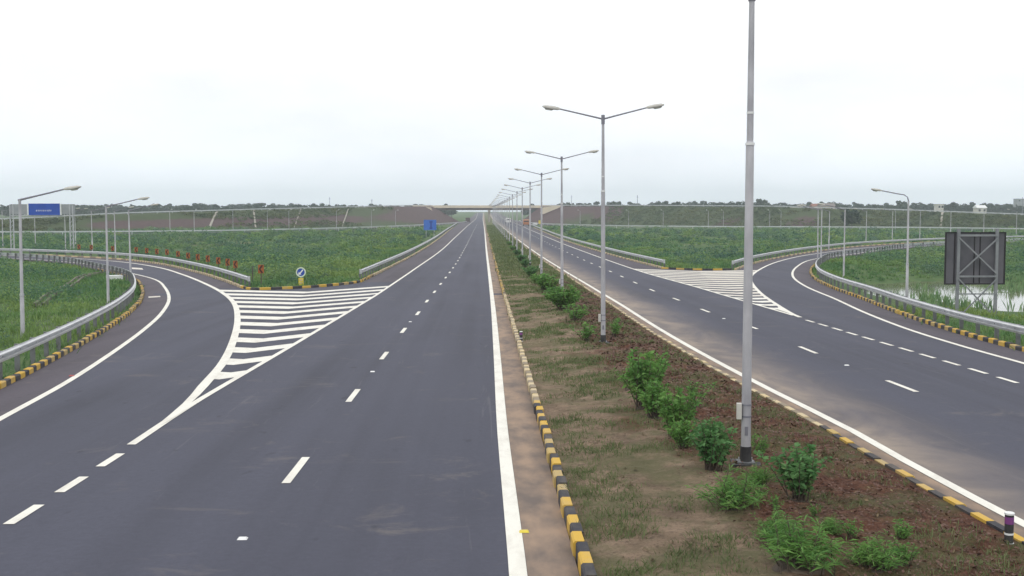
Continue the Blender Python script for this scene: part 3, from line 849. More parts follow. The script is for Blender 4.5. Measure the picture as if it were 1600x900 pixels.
guard_rail(offset(LK_MAIN, -0.5)[2:], +1, 'long steel crash barrier from the hatched nose towards the flyover on the left', ends=(True, False), y_posts=160)
guard_rail(offset(RK_IN, 0.55), -1, 'steel crash barrier curving along the right slip road in front of the pond', ends=(False, False))
guard_rail(offset(RK_OUT, -0.55)[1:], +1, 'pale crash barrier on the outer bend of the right slip road', ends=(True, False))
guard_rail(offset(RK_MAIN, 0.5)[1:], -1, 'long crash barrier beside the main right carriageway running towards the flyover', ends=(True, False), y_posts=160)

# ------------------------------------------------------------------ far embankments, flyover
TOP_L = [Vector((-330, 250, 1.6)), Vector((-230, 305, 2.4)), at(0, 345, 352), at(200, 335, 395), at(400, 329, 440), at(550, 325, 530), at(640, 322.5, 585), Vector((-28, 622, 8.6))]
TOP_R = [Vector((32, 622, 8.6)), at(900, 322.5, 600), at(1000, 322.5, 575), at(1200, 324, 510), at(1400, 329.5, 465), at(1600, 337, 425), Vector((300, 385, 2.6)), Vector((420, 340, 1.5))]
def densify(tops, step=6.0):
    p2 = resample(tops, step)
    L0_ = along([Vector(p[:2]) for p in tops]); L1 = along(p2)
    zs = np.interp(np.linspace(0, L0_[-1], len(p2)), L0_, [p[2] for p in tops])
    return [Vector((p.x, p.y, z)) for p, z in zip(p2, zs)]
def embankment(tops):
    tp = densify(tops)
    rows = []
    for i, p in enumerate(tp):
        a, b = tp[max(i - 1, 0)], tp[min(i + 1, len(tp) - 1)]
        tv = Vector((b.x - a.x, b.y - a.y)).normalized(); nv = Vector((tv.y, -tv.x))
        if nv.y > 0: nv = -nv                          # towards the camera
        prof = []
        hgt = p.z + 0.6
        for k in range(9):
            u_ = k / 8
            o = nv * (hgt * 1.8 * u_ + 0.8)
            bumpy = (math.sin(i * 1.7 + k * 2.1) + math.sin(i * .61 + k)) * 0.16 * math.sin(math.pi * u_)
            prof.append((p.x + o.x, p.y + o.y, p.z - hgt * u_ + bumpy))
        back = nv * -12
        rows.append([(p.x + back.x * 1.9, p.y + back.y * 1.9, -1.0), (p.x + back.x, p.y + back.y, p.z)] + prof)
    m = len(rows[0]); V = [q for r in rows for q in r]
    fs = [(i * m + k, i * m + k + 1, (i + 1) * m + k + 1, (i + 1) * m + k) for i in range(len(rows) - 1) for k in range(m - 1)]
    me = bpy.data.meshes.new('embankment'); me.from_pydata(V, [], fs)
    bm = bmesh.new(); bm.from_mesh(me); bmesh.ops.recalc_face_normals(bm, faces=bm.faces)
    if sum(f.normal.z for f in bm.faces) < 0: bmesh.ops.reverse_faces(bm, faces=bm.faces)
    bm.to_mesh(me); bm.free()
    # where the slope is bare earth: a band across the middle, and near the bridge
    co = np.array([tuple(v.co) for v in me.vertices]); uu = np.tile(np.array([0, 0] + [k / 8 for k in range(9)]), len(rows))
    if co[:, 0].mean() < 0:
        bare = np.clip(1.25 - np.abs(uu - .58) * 3.2, 0, 1) * np.clip(vnoise(co[:, :2], .03, 71) * 2.2 - .42, 0, 1) + np.clip((co[:, 1] - 535) / 50, 0, 1)
    else:
        bare = np.clip(vnoise(co[:, :2], .07, 72) * 2.4 - 1.25, 0, 1) + np.clip((co[:, 1] - 568) / 35, 0, 1)
    a_ = me.attributes.new('bare_soil', 'FLOAT', 'POINT'); a_.data.foreach_set('value', np.clip(bare, 0, 1).astype(np.float32))
    tag(link('embankment', me, M['slope'], smooth=True), kind='structure')
    return tp
TL, TR = embankment(TOP_L), embankment(TOP_R)

def far_rail(pts3, label, h=0.78, step=6.0, thick=0.36):
    mb = MB()
    for a, b in zip(pts3, pts3[1:]):
        d = Vector((b.x - a.x, b.y - a.y)); L_ = d.length
        if L_ < .01: continue
        rz = math.atan2(d.y, d.x)
        mb.box(((a.x + b.x) / 2, (a.y + b.y) / 2, (a.z + b.z) / 2 + h - thick / 2), (L_ + 0.02, 0.07, thick), 0, rz, 0, -math.atan2(b.z - a.z, L_))
        mb.box((a.x, a.y, a.z + h / 2 - 0.25), (0.14, 0.14, h + 0.5))
    o = mb.build('guard_rail', M['rail'])
    return tag(o, label, 'guard rail')
far_rail(TL, 'distant pale crash barrier on top of the brown embankment left of the flyover')
far_rail(TR, 'distant pale crash barrier on top of the green embankment right of the flyover')
# slip road at the foot of the embankments
FOOT_L = resample(GL([(0, 366), (150, 365.5), (300, 364), (430, 361.5), (560, 357.5), (640, 353.8), (700, 350), (726, 347.5)]), 8)
FOOT_L = [FOOT_L[0] - (FOOT_L[1] - FOOT_L[0]).normalized() * k for k in (120, 60)] + FOOT_L
FOOT_R = resample(GL([(812, 346), (835, 349.5), (880, 352.5), (1000, 355.5), (1150, 356.8), (1280, 357.2), (1450, 358.3), (1600, 360.5)]), 8)
FOOT_R = FOOT_R + [FOOT_R[-1] + (FOOT_R[-1] - FOOT_R[-2]).normalized() * k for k in (60, 120)]
for fp in (FOOT_L, FOOT_R):
    tag(ribbon('slip_road', fp, -2.8, 2.8, 0.10, M['shoulder']), kind='structure')
far_rail([Vector(drape(p, 0.05)) for p in offset(FOOT_L, 3.4)][:-3], 'distant thin crash barrier at the foot of the brown embankment on the left', 0.8)
far_rail([Vector(drape(p, 0.05)) for p in offset(FOOT_R, 3.4)][3:], 'distant thin crash barrier at the foot of the green embankment on the right', 0.8)

# the flyover
fly = empty('flyover', (3.2, 625, 0)); tag(fly, 'low concrete flyover crossing the far end of both carriageways', 'flyover')
XL, XR = -28.0 - 3.2, 32.0 - 3.2
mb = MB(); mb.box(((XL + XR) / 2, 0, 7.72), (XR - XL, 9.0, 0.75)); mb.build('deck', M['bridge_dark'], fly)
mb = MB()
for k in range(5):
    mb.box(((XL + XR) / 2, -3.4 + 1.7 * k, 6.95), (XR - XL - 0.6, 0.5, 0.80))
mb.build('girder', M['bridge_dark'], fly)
for s_ in (-1, 1):
    mb = MB(); mb.box(((XL + XR) / 2, 4.66 * s_, 8.45), (XR - XL + 18, 0.28, 1.35)); mb.build('parapet', M['bridge'], fly)
mb = MB(); mb.tube([(0, y, -0.5) for y in (0,)] + [(0, 0, 5.9)], 0.6, 14)
for y in (-3.2, 3.2): mb.tube([(0, y, -0.5), (0, y, 5.9)], 0.55, 14)
mb.box((0, 0, 6.22), (1.5, 8.4, 0.64)); mb.build('pier', M['concrete'], fly)
for sx, xe in ((-1, XL), (1, XR)):
    mb = MB()   # sloping wing wall, seen as a pale wedge
    y0 = -19.0
    xa, xb, xc = xe - sx * 0.5, xe + sx * 9.5, xe + sx * 3.2
    V = [(xa, y0, 8.0), (xb, y0, 9.1), (xb - sx * 1.5, y0, 7.9), (xa, y0, 4.4), (xa - sx * 1.6, y0, 5.0)]
    V2 = [(x, y + 0.5, z) for x, y, z in V]
    mb.add(V + V2, [(0, 1, 2, 3, 4), (9, 8, 7, 6, 5), (0, 5, 6, 1), (1, 6, 7, 2), (2, 7, 8, 3), (3, 8, 9, 4), (4, 9, 5, 0)])
    mb.build('wing_wall', M['bridge'], fly)
    mb = MB()   # paved slope under the deck
    V = [(xe, -4.3, 6.5), (xe, 4.3, 6.5), (xe - sx * 12, 4.3, 0.0), (xe - sx * 12, -4.3, 0.0), (xe, -4.3, -0.6), (xe, 4.3, -0.6)]
    mb.add(V, [(0, 1, 2, 3), (0, 4, 5, 1), (0, 3, 4), (1, 5, 2), (3, 2, 5, 4)]); mb.build('abutment', M['concrete'], fly)
    # the earth cone beside it
    cone = MB(); cx, cy = 3.2 + xe + sx * 2, 625 - 5.2
    ring = []
    for k in range(13):
        an = math.pi + math.pi * k / 12
        ring.append((cx + math.cos(an) * 13.0, cy + math.sin(an) * 8, -0.4))
    cone.add([(cx + sx * 3, cy, 8.0)] + ring + [(cx, cy + 5, -0.4)], [(0, k + 1, k + 2) for k in range(12)] + [(0, 13, 14), (0, 14, 1)])
    co_ = cone.build('embankment', M['slope']); a_ = co_.data.attributes.new('bare_soil', 'FLOAT', 'POINT'); a_.data.foreach_set('value', [1.0] * len(co_.data.vertices)); tag(co_, kind='structure')

# concrete chutes down the slope
def chute(px_t, px_b, py_t, py_b, tp, label):
    def near(px):
        return min(tp, key=lambda p: abs((p.x / p.y) - (px - HX) / F))
    p = near(px_t); i = tp.index(p); a, b = tp[max(i - 1, 0)], tp[min(i + 1, len(tp) - 1)]
    tv = Vector((b.x - a.x, b.y - a.y)).normalized(); nv = Vector((tv.y, -tv.x)); nv = -nv if nv.y > 0 else nv
    mb = MB(); h = p.z + 0.6
    v = []
    foot = lambda j: Vector((tp[j].x, tp[j].y)) + nv * ((tp[j].z + .6) * 1.8 + .9)
    jb = min(range(len(tp)), key=lambda j: abs(foot(j).x / foot(j).y - (px_b - HX) / F)); cb = foot(jb); ct = Vector((p.x, p.y)) + nv * .9; zb_ = -0.4
    for u_ in (0.02, 0.5, 0.97):
        c = ct.lerp(cb, u_)
        z = p.z - h * u_ + 0.42
        v += [(c.x - tv.x * .45, c.y - tv.y * .45, z), (c.x + tv.x * .45, c.y + tv.y * .45, z), (c.x - tv.x * .45, c.y - tv.y * .45, z - .6), (c.x + tv.x * .45, c.y + tv.y * .45, z - .6)]
    fs = [(0, 1, 3, 2), (8, 10, 11, 9)]
    for k in (0, 4): fs += [(k, k + 4, k + 5, k + 1), (k, k + 2, k + 6, k + 4), (k + 1, k + 5, k + 7, k + 3), (k + 2, k + 3, k + 7, k + 6)]
    mb.add(v, fs)
    tag(mb.build('drainage_chute', M['concrete']), label, 'drain')
for (xt, xb, word) in ((332, 326, 'directly above the chevron boards'), (402, 395, 'second from the left among the four pale ones'), (472, 468, 'above the round blue sign'), (541, 536, 'nearest to the blue direction board')):
    chute(xt, xb, 0, 0, TL, 'pale drain chute down the brown embankment, ' + word)
chute(1481, 1474, 0, 0, TR, 'pale slanted drain chute on the green embankment above the dark sign panel')
# ------------------------------------------------------------------ street lamps
def lamp_head(mb, tip, dirv, L=0.62, w=0.26, h=0.13):
    """flat cobra head: tapered, thicker in the middle; starts at tip and runs along dirv"""
    d = Vector(dirv).normalized(); side = Vector((-d.y, d.x, 0)).normalized(); up = d.cross(side); up = up if up.z > 0 else -up
    secs = [(0.0, 0.30, 0.45), (0.14, 0.62, 0.85), (0.45, 1.0, 1.0), (0.85, 0.95, 0.8), (1.0, 0.6, 0.35)]
    vs = []
    for s_, ww, hh in secs:
        c = Vector(tip) + d * (L * s_)
        for a, b in ((-1, -.35), (-.75, -.5), (.75, -.5), (1, -.35), (1, .1), (.6, .5), (-.6, .5), (-1, .1)):
            vs.append(c + side * (a * w / 2 * ww) + up * (b * h * hh))
    fs = [tuple(range(8))[::-1], tuple(32 + k for k in range(8))]
    for i in range(4):
        for k in range(8):
            a, b = i * 8 + k, i * 8 + (k + 1) % 8
            fs.append((a, b, b + 8, a + 8))
    mb.add(vs, fs)
    return d, side, up
def lens(mb, tip, d, side, up, L=0.62, w=0.26, h=0.13):
    c = Vector(tip) + d * (L * 0.62) - up * (h * 0.55)
    P = []
    for zz_, sc in ((0.01, 1.0), (-0.035, 0.7)):
        for k in range(12):
            an = 2 * math.pi * k / 12
            P.append(c + d * math.cos(an) * L * 0.26 * sc + side * math.sin(an) * w * 0.4 * sc + up * zz_)
    fs = [(k, (k + 1) % 12, 12 + (k + 1) % 12, 12 + k) for k in range(12)] + [tuple(12 + k for k in range(12)), tuple(range(12))[::-1]]
    mb.add(P, fs)
def double_lamp():
    r = empty('street_lamp')
    H = 8.55
    mb = MB(); mb.tube([(0, 0, 0.30), (0, 0, 2.4), (0, 0, 4.2), (0, 0, 5.72)], [0.084, 0.080, 0.074, 0.070], 14)
    mb.tube([(0, 0, 5.72), (0, 0, 5.80)], [0.070, 0.050], 14)
    pole = mb.build('pole', M['pole'], r, smooth=True)
    mb = MB(); mb.tube([(0, 0, 5.79), (0, 0, 6.25), (0, 0, 8.28)], [0.058, 0.056, 0.046], 12); mb.build('upper_pole', M['pole'], r, smooth=True)
    mb = MB(); mb.tube([(0, 0, 5.70), (0, 0, 5.745)], 0.082, 14); mb.tube([(0, 0, 6.25), (0, 0, 6.29)], 0.064, 12); mb.build('joint_band', M['signwhite'], pole)
    mb = MB(); mb.tube([(0, 0, -0.05), (0, 0, 0.31)], 0.098, 14); mb.build('painted_foot', M['blackpaint'], r)
    mb = MB(); mb.box((0, 0, -0.10), (0.5, 0.5, 0.24)); pb = mb.build('plinth', M['blackpaint'], r)
    mb = MB(); mb.box((0, 0, 0.032), (0.30, 0.30, 0.02)); mb.build('base_plate', M['postdark'], pb)
    for bx_ in (-.11, .11):
        for by_ in (-.11, .11):
            mb = MB(); mb.tube([(bx_, by_, .043), (bx_, by_, .085)], .014, 6); mb.build('bolt', M['galv'], pb)
    mb = MB(); mb.tube([(0, 0, 8.22), (0, 0, 8.56)], 0.062, 12); mb.build('bracket', M['pole_dark'], r)
    bx = MB(); bx.box((-0.125, -0.02, 0.95), (0.085, 0.13, 0.28)); box = bx.build('junction_box', M['lamp'], r)
    for z in (0.84, 1.05):
        bb = MB(); bb.tube([(0, 0, z), (0, 0, z + 0.03)], 0.089, 14); bb.build('strap', M['pole_dark'], box)
    hp = MB(); hp.box((0, -0.080, 0.60), (0.055, 0.02, 0.16)); hp.build('hatch', M['pole_dark'], r)
    for s_ in (-1, 1):
        tip = Vector((s_ * 1.56, 0, 8.42 + 0.40)); am = MB()
        am.tube([(s_ * 0.05, 0, 8.42), (s_ * 0.8, 0, 8.62), tuple(tip)], [0.032, 0.028, 0.026], 8); arm = am.build('arm', M['pole_dark'], r, smooth=True)
        hm = MB(); d = Vector((s_ * 1.0, 0, 0.17)); dd_, sd, up = lamp_head(hm, tip - d * 0.08, d); hd = hm.build('lamp_head', M['lamp'], r)
        lm = MB(); lens(lm, tip - d * 0.08, dd_, sd, up); lm.build('lens', M['lens'], hd)
    return r
proto = double_lamp()
ORD = ['first', 'second', 'third', 'fourth', 'fifth', 'sixth', 'seventh', 'eighth', 'ninth', 'tenth', 'eleventh', 'twelfth', 'thirteenth', 'fourteenth', 'fifteenth', 'sixteenth', 'seventeenth', 'eighteenth', 'nineteenth', 'twentieth', 'twenty-first', 'twenty-second', 'twenty-third', 'twenty-fourth', 'twenty-fifth']
for i in range(25):
    Y = (19.7, 40.0, 65.0, 87.0)[i] if i < 4 else 87.0 + 21.2 * (i - 3)
    x = (4.56, 4.19, 4.46)[i] if i < 3 else 4.40
    o = proto if i == 0 else copy_tree(proto)
    gz = float(zr(Y)) + 0.26
    o.location = (x, Y, gz); o.scale = (1, 1, 0.965 if i == 0 else 0.925); o.rotation_euler = (math.radians(random.uniform(-.25, .25)), math.radians(0.0 if i == 0 else random.uniform(-.4, .4)), math.radians(-7 + random.uniform(-3, 3)))
    o['label'] = ('tall two-armed street lamp standing closest in the median, its arms above the picture' if i == 0 else
                  'two-armed grey street lamp in the median, %s from the front of the row' % ORD[i])
    o['category'] = 'street lamp'; o['group'] = 'two-armed street lamps along the median'

def single_lamp(curved=False):
    r = empty('street_lamp'); H = 5.9
    mb = MB(); mb.tube([(0, 0, -0.9), (0, 0, 2.2), (0, 0, 2.24), (0, 0, H)], [0.085, 0.078, 0.062, 0.052], 12); mb.build('pole', M['pole'], r, smooth=True)
    mb = MB(); mb.box((0, 0, -0.55), (0.42, 0.42, 0.8)); mb.build('plinth', M['concrete'], r)
    mb = MB(); mb.tube([(0, 0, 2.17), (0, 0, 2.26)], 0.088, 12); mb.build('joint_band', M['galv'], r)
    am = MB()
    if curved: pts = [(0, 0, H - .02), (0.06, 0, H + .22), (0.28, 0, H + .36), (0.7, 0, H + .42), (1.75, 0, H + 0.62)]
    else: pts = [(-0.06, 0, H - 0.03), (0.9, 0, H + 0.20), (1.8, 0, H + 0.42)]
    am.tube(pts, [0.042] + [0.03] * (len(pts) - 1), 8); am.build('arm', M['pole_dark'], r, smooth=True)
    tip = Vector(pts[-1]); d = Vector((1, 0, 0.16)); hm = MB(); dd_, sd, up = lamp_head(hm, tip - d * .08, d, 0.66); hd = hm.build('lamp_head', M['lamp'], r)
    lm = MB(); lens(lm, tip - d * .08, dd_, sd, up, 0.66); lm.build('lens', M['lens'], hd)
    return r
sp, spc = single_lamp(), None
left_lamps = [  # photo x of the pole, depth, height of its foot, arm heading, words
    (30, 45, 'nearest to the camera, on the green slope behind the barrier'),
    (166, 65, 'standing halfway along the green slope'),
    (202, 92, 'standing just inside the tight bend of the barrier'),
    (179, 135, 'second one past the bend, in front of the far barrier'),
    (143, 150, 'between the right gantry leg and the slope lamp'),
    (117, 205, 'just beside the right leg of the sign gantry'),
    (101, 186, 'under the right end of the gantry panel'),
    (54, 215, 'under the blue board of the gantry'),
    (3, 195, 'at the left rim of the picture past the gantry')]
used = 0
for i, (px, Y, words_) in enumerate(left_lamps):
    q = at(px, HY, Y)
    o = sp if used == 0 else copy_tree(sp); used += 1
    o.location = (q.x, Y, (0.55 if Y < 50 else 0.36 if Y < 80 else 0.15 if Y < 120 else 0.1))
    o.rotation_euler = (0, math.radians(random.uniform(-.5, .5)), math.radians(random.uniform(-8, 12)))
    o['label'] = 'single-armed left slip road lamp ' + words_
    o['category'] = 'street lamp'; o['group'] = 'single-armed lamps along the left slip road'
right_lamps = [
    (1420, 67, 'with a curved neck, closest one, left of dark sign'),
    (1320, 99, 'behind the barrier left of the curved-neck one'),
    (1284, 117, 'nearer of the pair inside the bend'),
    (1279, 131, 'farther of the pair inside the bend'),
    (1296, 165, 'just past the pair inside the bend'),
    (1354, 207, 'between the dark tree and the curved-neck one'),
    (1395, 225, 'left of the curved-neck one, far road'),
    (1438, 236, 'right of the curved-neck one, far road'),
    (1486, 246, 'rising over the dark sign left half'),
    (1538, 256, 'rising over the dark sign right half'),
    (1589, 266, 'at the right rim past the dark sign')]
for i, (px, Y, words_) in enumerate(right_lamps):
    q = at(px, HY, Y)
    if i == 0: o = single_lamp(True)
    else: o = copy_tree(sp)
    o.location = (q.x, Y, 0.70 if i == 0 else 0.25 if Y < 140 else 0.10)
    o.rotation_euler = (0, math.radians(random.uniform(-.5, .5)), math.pi + math.radians(random.uniform(-14, 10)))
    o['label'] = 'single-armed right slip road lamp ' + words_
    o['category'] = 'street lamp'; o['group'] = 'single-armed lamps along the right slip road'

# far lamps along the foot of the embankments
def slim_lamp():
    r = empty('street_lamp')
    mb = MB(); mb.tube([(0, 0, -0.5), (0, 0, 6.2)], [0.10, 0.06], 8); mb.build('pole', M['pole'], r)
    mb = MB(); mb.tube([(0, 0, 6.1), (1.7, 0, 6.5)], 0.04, 6); mb.build('arm', M['pole'], r)
    mb = MB(); lamp_head(mb, (1.6, 0, 6.48), (1, 0, .15), 0.8, .34, .18); mb.build('lamp_head', M['signwhite'], r)
    return r
sl = slim_lamp(); n = 0
words_l = ['above the bend where the barrier starts', 'among the left chevron boards', 'above the middle chevron boards', 'above the lone chevron board', 'left of the round blue sign top', 'right of the round blue sign top', 'midway to the blue direction board', 'just left of the blue direction board']
for px, w_ in zip((262, 300, 361, 415, 449, 524, 579, 617), words_l):
    c = min(FOOT_L, key=lambda p: abs(p.x / p.y - (px - HX) / F)); o = sl if n == 0 else copy_tree(sl); n += 1
    o.location = ((px - HX) / F * c.y, c.y + 5, float(zr(c.y)) - 0.1); o.rotation_euler = (0, 0, math.radians(-60))
    tag(o, 'thin lamp below the brown embankment, ' + w_, 'street lamp', 'distant lamps at the foot of the embankments')
words_r = ['closest to the flyover', 'just right of the second median lamp', 'above the right end of the main road barrier', 'above the kerb behind the worn hatching', 'left of the tallest lamp in the median', 'just right of the tallest lamp in the median', 'left of the pair of lamps inside the bend', 'right of the dark tree']
for px, w_ in zip((908, 985, 1040, 1112, 1136, 1210, 1228, 1412), words_r):
    c = min(FOOT_R, key=lambda p: abs(p.x / p.y - (px - HX) / F)); o = copy_tree(sl)
    o.location = ((px - HX) / F * c.y, c.y + 5, float(zr(c.y)) - 0.1); o.rotation_euler = (0, 0, math.radians(-120))
    tag(o, 'thin lamp below the green embankment, ' + w_, 'street lamp', 'distant lamps at the foot of the embankments')

# ------------------------------------------------------------------ signs
# overhead gantry on the left
gy = 165.0
a, b = at(20, 397, gy), at(113, 397, gy)
gan = empty('sign_gantry', ((a.x + b.x) / 2, gy, 0)); tag(gan, 'overhead sign gantry with a blue board and grey panels across the left slip road', 'sign gantry')
hw = (b.x - a.x) / 2; z1 = at(0, 319.5, gy).z
for s_ in (-1, 1):
    mb = MB()
    for dx in (-.22, .22): mb.tube([(s_ * hw + dx, 0, -0.8), (s_ * hw + dx, 0, z1)], 0.09, 10)
    for k in range(11):
        z = -0.2 + k * (z1 / 11); mb.tube([(s_ * hw - .22, 0, z), (s_ * hw + .22, 0, z + z1 / 11)], 0.035, 6)
    mb.build('leg', M['galv'], gan)
mb = MB(); zb = at(0, 336, gy).z
for z in (zb - .1, z1 - .1):
    for dy in (0.12, 0.55): mb.tube([(-hw - .2, dy, z), (hw + .6, dy, z)], 0.07, 8)
for k in range(14):
    x0 = -hw + k * (2 * hw / 14); x1 = x0 + 2 * hw / 14; mb.tube([(x0, .12, zb - .1), (x1, .12, z1 - .1)] if k % 2 else [(x0, .12, z1 - .1), (x1, .12, zb - .1)], 0.035, 6)
mb.build('truss', M['galv'], gan)
def panel(px0, px1, py0, py1, Y, mat, name, parent, origin, dy=0.0, t=0.08):
    p0, p1 = at(px0, py1, Y), at(px1, py0, Y)
    mb = MB(); mb.box(((p0.x + p1.x) / 2 - origin.x, dy, (p0.z + p1.z) / 2 - origin.z), (abs(p1.x - p0.x), t, abs(p1.z - p0.z)))
    return mb.build(name, mat, parent)
og = gan.location
panel(17, 43, 319, 335, gy, M['signgrey'], 'grey_panel', gan, og); panel(96, 117, 319, 334, gy, M['signgrey'], 'grey_panel', gan, og)
board = panel(45, 94.5, 318, 336, gy, M['blue'], 'blue_board', gan, og, -0.12)
for (px0, px1) in ((43.3, 45), (94.5, 96.2)): panel(px0, px1, 318, 336, gy, M['signwhite'], 'board_edge', board, og, -0.12, 0.1)
x = 57.0                                              # a short row of white lettering, too blurred in the photo to read
for wd, hh in ((2.4, 2.3), (2.0, 2.6), (2.6, 2.2), (1.8, 2.5), (2.2, 2.6), (2.6, 2.2), (2.2, 2.4), (2.4, 2.8), (2.0, 2.3)):
    c = at(x + wd / 2, 329.2, gy); s_ = gy / F; mb = MB()
    mb.box((c.x - og.x - wd * s_ * .3, -0.175, c.z), (wd * s_ * .28, 0.02, hh * s_)); mb.box((c.x - og.x + wd * s_ * .02, -0.175, c.z + hh * s_ * .3), (wd * s_ * .4, 0.018, hh * s_ * .3))
    x += wd + 0.55; mb.build('letter', M['signwhite'], board)

# blue direction board by the far left carriageway
dY = 262.0; c = at(672, 366, dY)
ds = empty('direction_sign', (c.x, dY, 0)); tag(ds, 'light blue direction board with faint dark arrow on two posts beside the far carriageway', 'road sign')
p0, p1 = at(662.5, 359.5, dY), at(682, 343.5, dY)
mb = MB(); mb.box((0, 0, (p0.z + p1.z) / 2), (p1.x - p0.x, 0.08, p1.z - p0.z)); bo = mb.build('board', M['blue_light'], ds)
mb = MB(); h_ = p1.z - p0.z
mb.box((0.22, -.05, p0.z + h_ * .45), (0.30, .02, h_ * .62)); mb.box((0.22, -.051, p0.z + h_ * .80), (0.72, .02, h_ * .16)); mb.box((0.22, -.052, p0.z + h_ * .2), (0.62, .02, h_ * .18))
mb.build('arrow_mark', M['blue_deep'], bo)
for s_ in (-.9, .9):
    mb = MB(); mb.tube([(s_, .10, -1.2), (s_, .10, p1.z)], 0.06, 8); mb.build('post', M['galv'], ds)

# round keep-left sign with yellow plate on the nose
kp = G(467.5, 449); kY = kp.y + 0.7
ks = empty('keep_left_sign', (kp.x + .02, kY, float(zr(kY)))); tag(ks, 'round blue sign with white arrow above a yellow plate at the hatched nose', 'road sign')
mb = MB(); mb.tube([(0, .05, -0.4), (0, .05, 1.30)], 0.04, 10); mb.build('post', M['galv'], ks)
mb = MB(); mb.tube([(0, 0.02, 1.02), (0, -0.02, 1.02)], 0.34, 28); disc = mb.build('disc', M['blue'], ks)
mb = MB()
for k in range(28):
    a0, a1 = 2 * math.pi * k / 28, 2 * math.pi * (k + 1) / 28
    mb.add([(math.cos(t) * r_, -0.024 - dz_, 1.02 + math.sin(t) * r_) for dz_ in (0, .01) for r_ in (0.265, 0.345) for t in (a0, a1)], [(0, 1, 3, 2), (4, 6, 7, 5), (2, 3, 7, 6), (0, 4, 5, 1)])
mb.build('white_ring', M['ring'], disc)
mb = MB(); mb.box((0.03, -0.03, 1.05), (0.085, 0.015, 0.36), 0, 0, 0, math.radians(38))
mb.add([(-.19, -.038, .83), (0.03, -.038, .86), (-.14, -.038, 1.04), (-.19, -.022, .83), (0.03, -.022, .86), (-.14, -.022, 1.04)], [(0, 1, 2), (5, 4, 3), (0, 3, 4, 1), (1, 4, 5, 2), (2, 5, 3, 0)])
mb.build('white_arrow', M['signwhite'], disc)
mb = MB(); mb.box((0, 0, 0.36), (0.34, 0.04, 0.52)); pl = mb.build('yellow_plate', M['signyellow'], ks)
mb = MB(); mb.box((0, -.025, .46), (.20, .012, .10)); mb.box((0, -.025, .27), (.22, .012, .08)); mb.build('plate_mark', M['cream'], pl)

# chevron boards
def chevron(w=0.34, h=0.56, zc=1.15):
    r = empty('chevron_sign')
    mb = MB(); mb.box((0, 0.045, zc / 2 - .1), (0.06, 0.05, zc + .5)); mb.build('post', M['rust'], r)
    mb = MB(); mb.box((0, 0, zc), (w, 0.03, h)); bd = mb.build('board', M['orange'], r)
    mb = MB()
    for s_ in (-1, 1):
        z0_, z1_ = zc, zc + s_ * h * .46
        xa, xb, t = -w * .42, w * .06, w * .34
        V = [(xa, -.02, z0_), (xa + t, -.02, z0_), (xb + t, -.02, z1_), (xb, -.02, z1_)]
        mb.add(V + [(x, y - .012, z) for x, y, z in V], [(0, 1, 2, 3), (7, 6, 5, 4), (0, 4, 5, 1), (1, 5, 6, 2), (2, 6, 7, 3), (3, 7, 4, 0)])
    mb.build('chevron_mark', M['chevdark'], bd)
    return r
cp = chevron()
chev_px = [370, 357, 343, 328, 312, 297, 281, 265, 250, 233, 217, 182, 147, 129]
path = resample(offset(LK_OUT, 1.25), 0.5)
first = True
for i, px in enumerate(chev_px):
    p = min([q for q in path if q.y < 190], key=lambda q: abs(q.x / q.y - (px - HX) / F))
    o = cp if first else copy_tree(cp); first = False
    o.location = (p.x, p.y, float(zr(p.y)) + 0.04 + random.uniform(-.03, .03)); o.rotation_euler = (0, random.uniform(-.04, .04), math.radians(22) + random.uniform(-.1, .1))
    tag(o, 'small orange chevron board behind the outer left barrier, %s one counted from the hatched nose' % ORD[i], 'chevron sign', 'chevron boards along the left bend')
c = G(403, 448.5); o = copy_tree(cp); o.location = (c.x, c.y + 1.2, float(zr(c.y)) - .05); o.scale = (1.15, 1.15, 1.08); o.rotation_euler = (0, 0, .1)
tag(o, 'lone larger chevron board standing clear of the barrier beside the nose kerb', 'chevron sign', 'chevron boards along the left bend')
c = G(386, 443)
mb = MB(); mb.tube([(0, 0, -.4), (0.02, 0, 1.25)], 0.04, 8)
o = mb.build('marker_post', M['rust']); o.location = (c.x, c.y + 2.0, float(zr(c.y)) - .1); tag(o, 'bare dark post in the grass between the last chevron boards', 'post')

# yellow sign near the flyover
c = at(843.5, 347, 480); ys_ = empty('warning_sign', (c.x, 480, 0)); tag(ys_, 'small pale yellow sign on a post near the right foot of the flyover', 'road sign')
mb = MB(); mb.box((0, 0, c.z), (1.1, .08, 1.5)); mb.build('board', M['signyellow'], ys_)
mb = MB(); mb.tube([(0, .1, -.6), (0, .1, c.z)], .06, 8); mb.build('post', M['galv'], ys_)

# back of the big sign by the pond
sY = 56.0
bl, tr_ = at(1478, 444, sY), at(1573, 363.5, sY); cx = (bl.x + tr_.x) / 2
sb = empty('road_sign', (cx, sY, 0)); tag(sb, 'dark back of a large board with crossed steel braces on two posts at the pond', 'road sign')
W_, H_ = tr_.x - bl.x, tr_.z - bl.z; zm = (tr_.z + bl.z) / 2
mb = MB(); mb.box((0, 0.16, zm), (W_, 0.03, H_)); bd = mb.build('panel', M['signdark'], sb)
mb = MB()
for s_ in (-1, 1): mb.box((s_ * W_ / 2, .15, zm), (0.06, .08, H_ + .06)); mb.box((0, .15, zm + s_ * H_ / 2), (W_ - .06, .08, 0.06))
mb.build('panel_edge', M['signedge'], bd)
mb = MB()
for px in (1493, 1524, 1533, 1560): mb.box((at(px, 400, sY).x - cx, .135, zm), (0.045, .035, H_ - .1))
mb.build('stiffener', M['signedge'], bd)
xa, xb = at(1497.5, 400, sY).x - cx, at(1557.5, 400, sY).x - cx
xp0, xp1 = xa - .0, xb + .0
zt, zl = at(0, 366, sY).z, at(0, 434, sY).z; zlow = at(0, 462, sY).z; zg = at(0, 510, sY).z
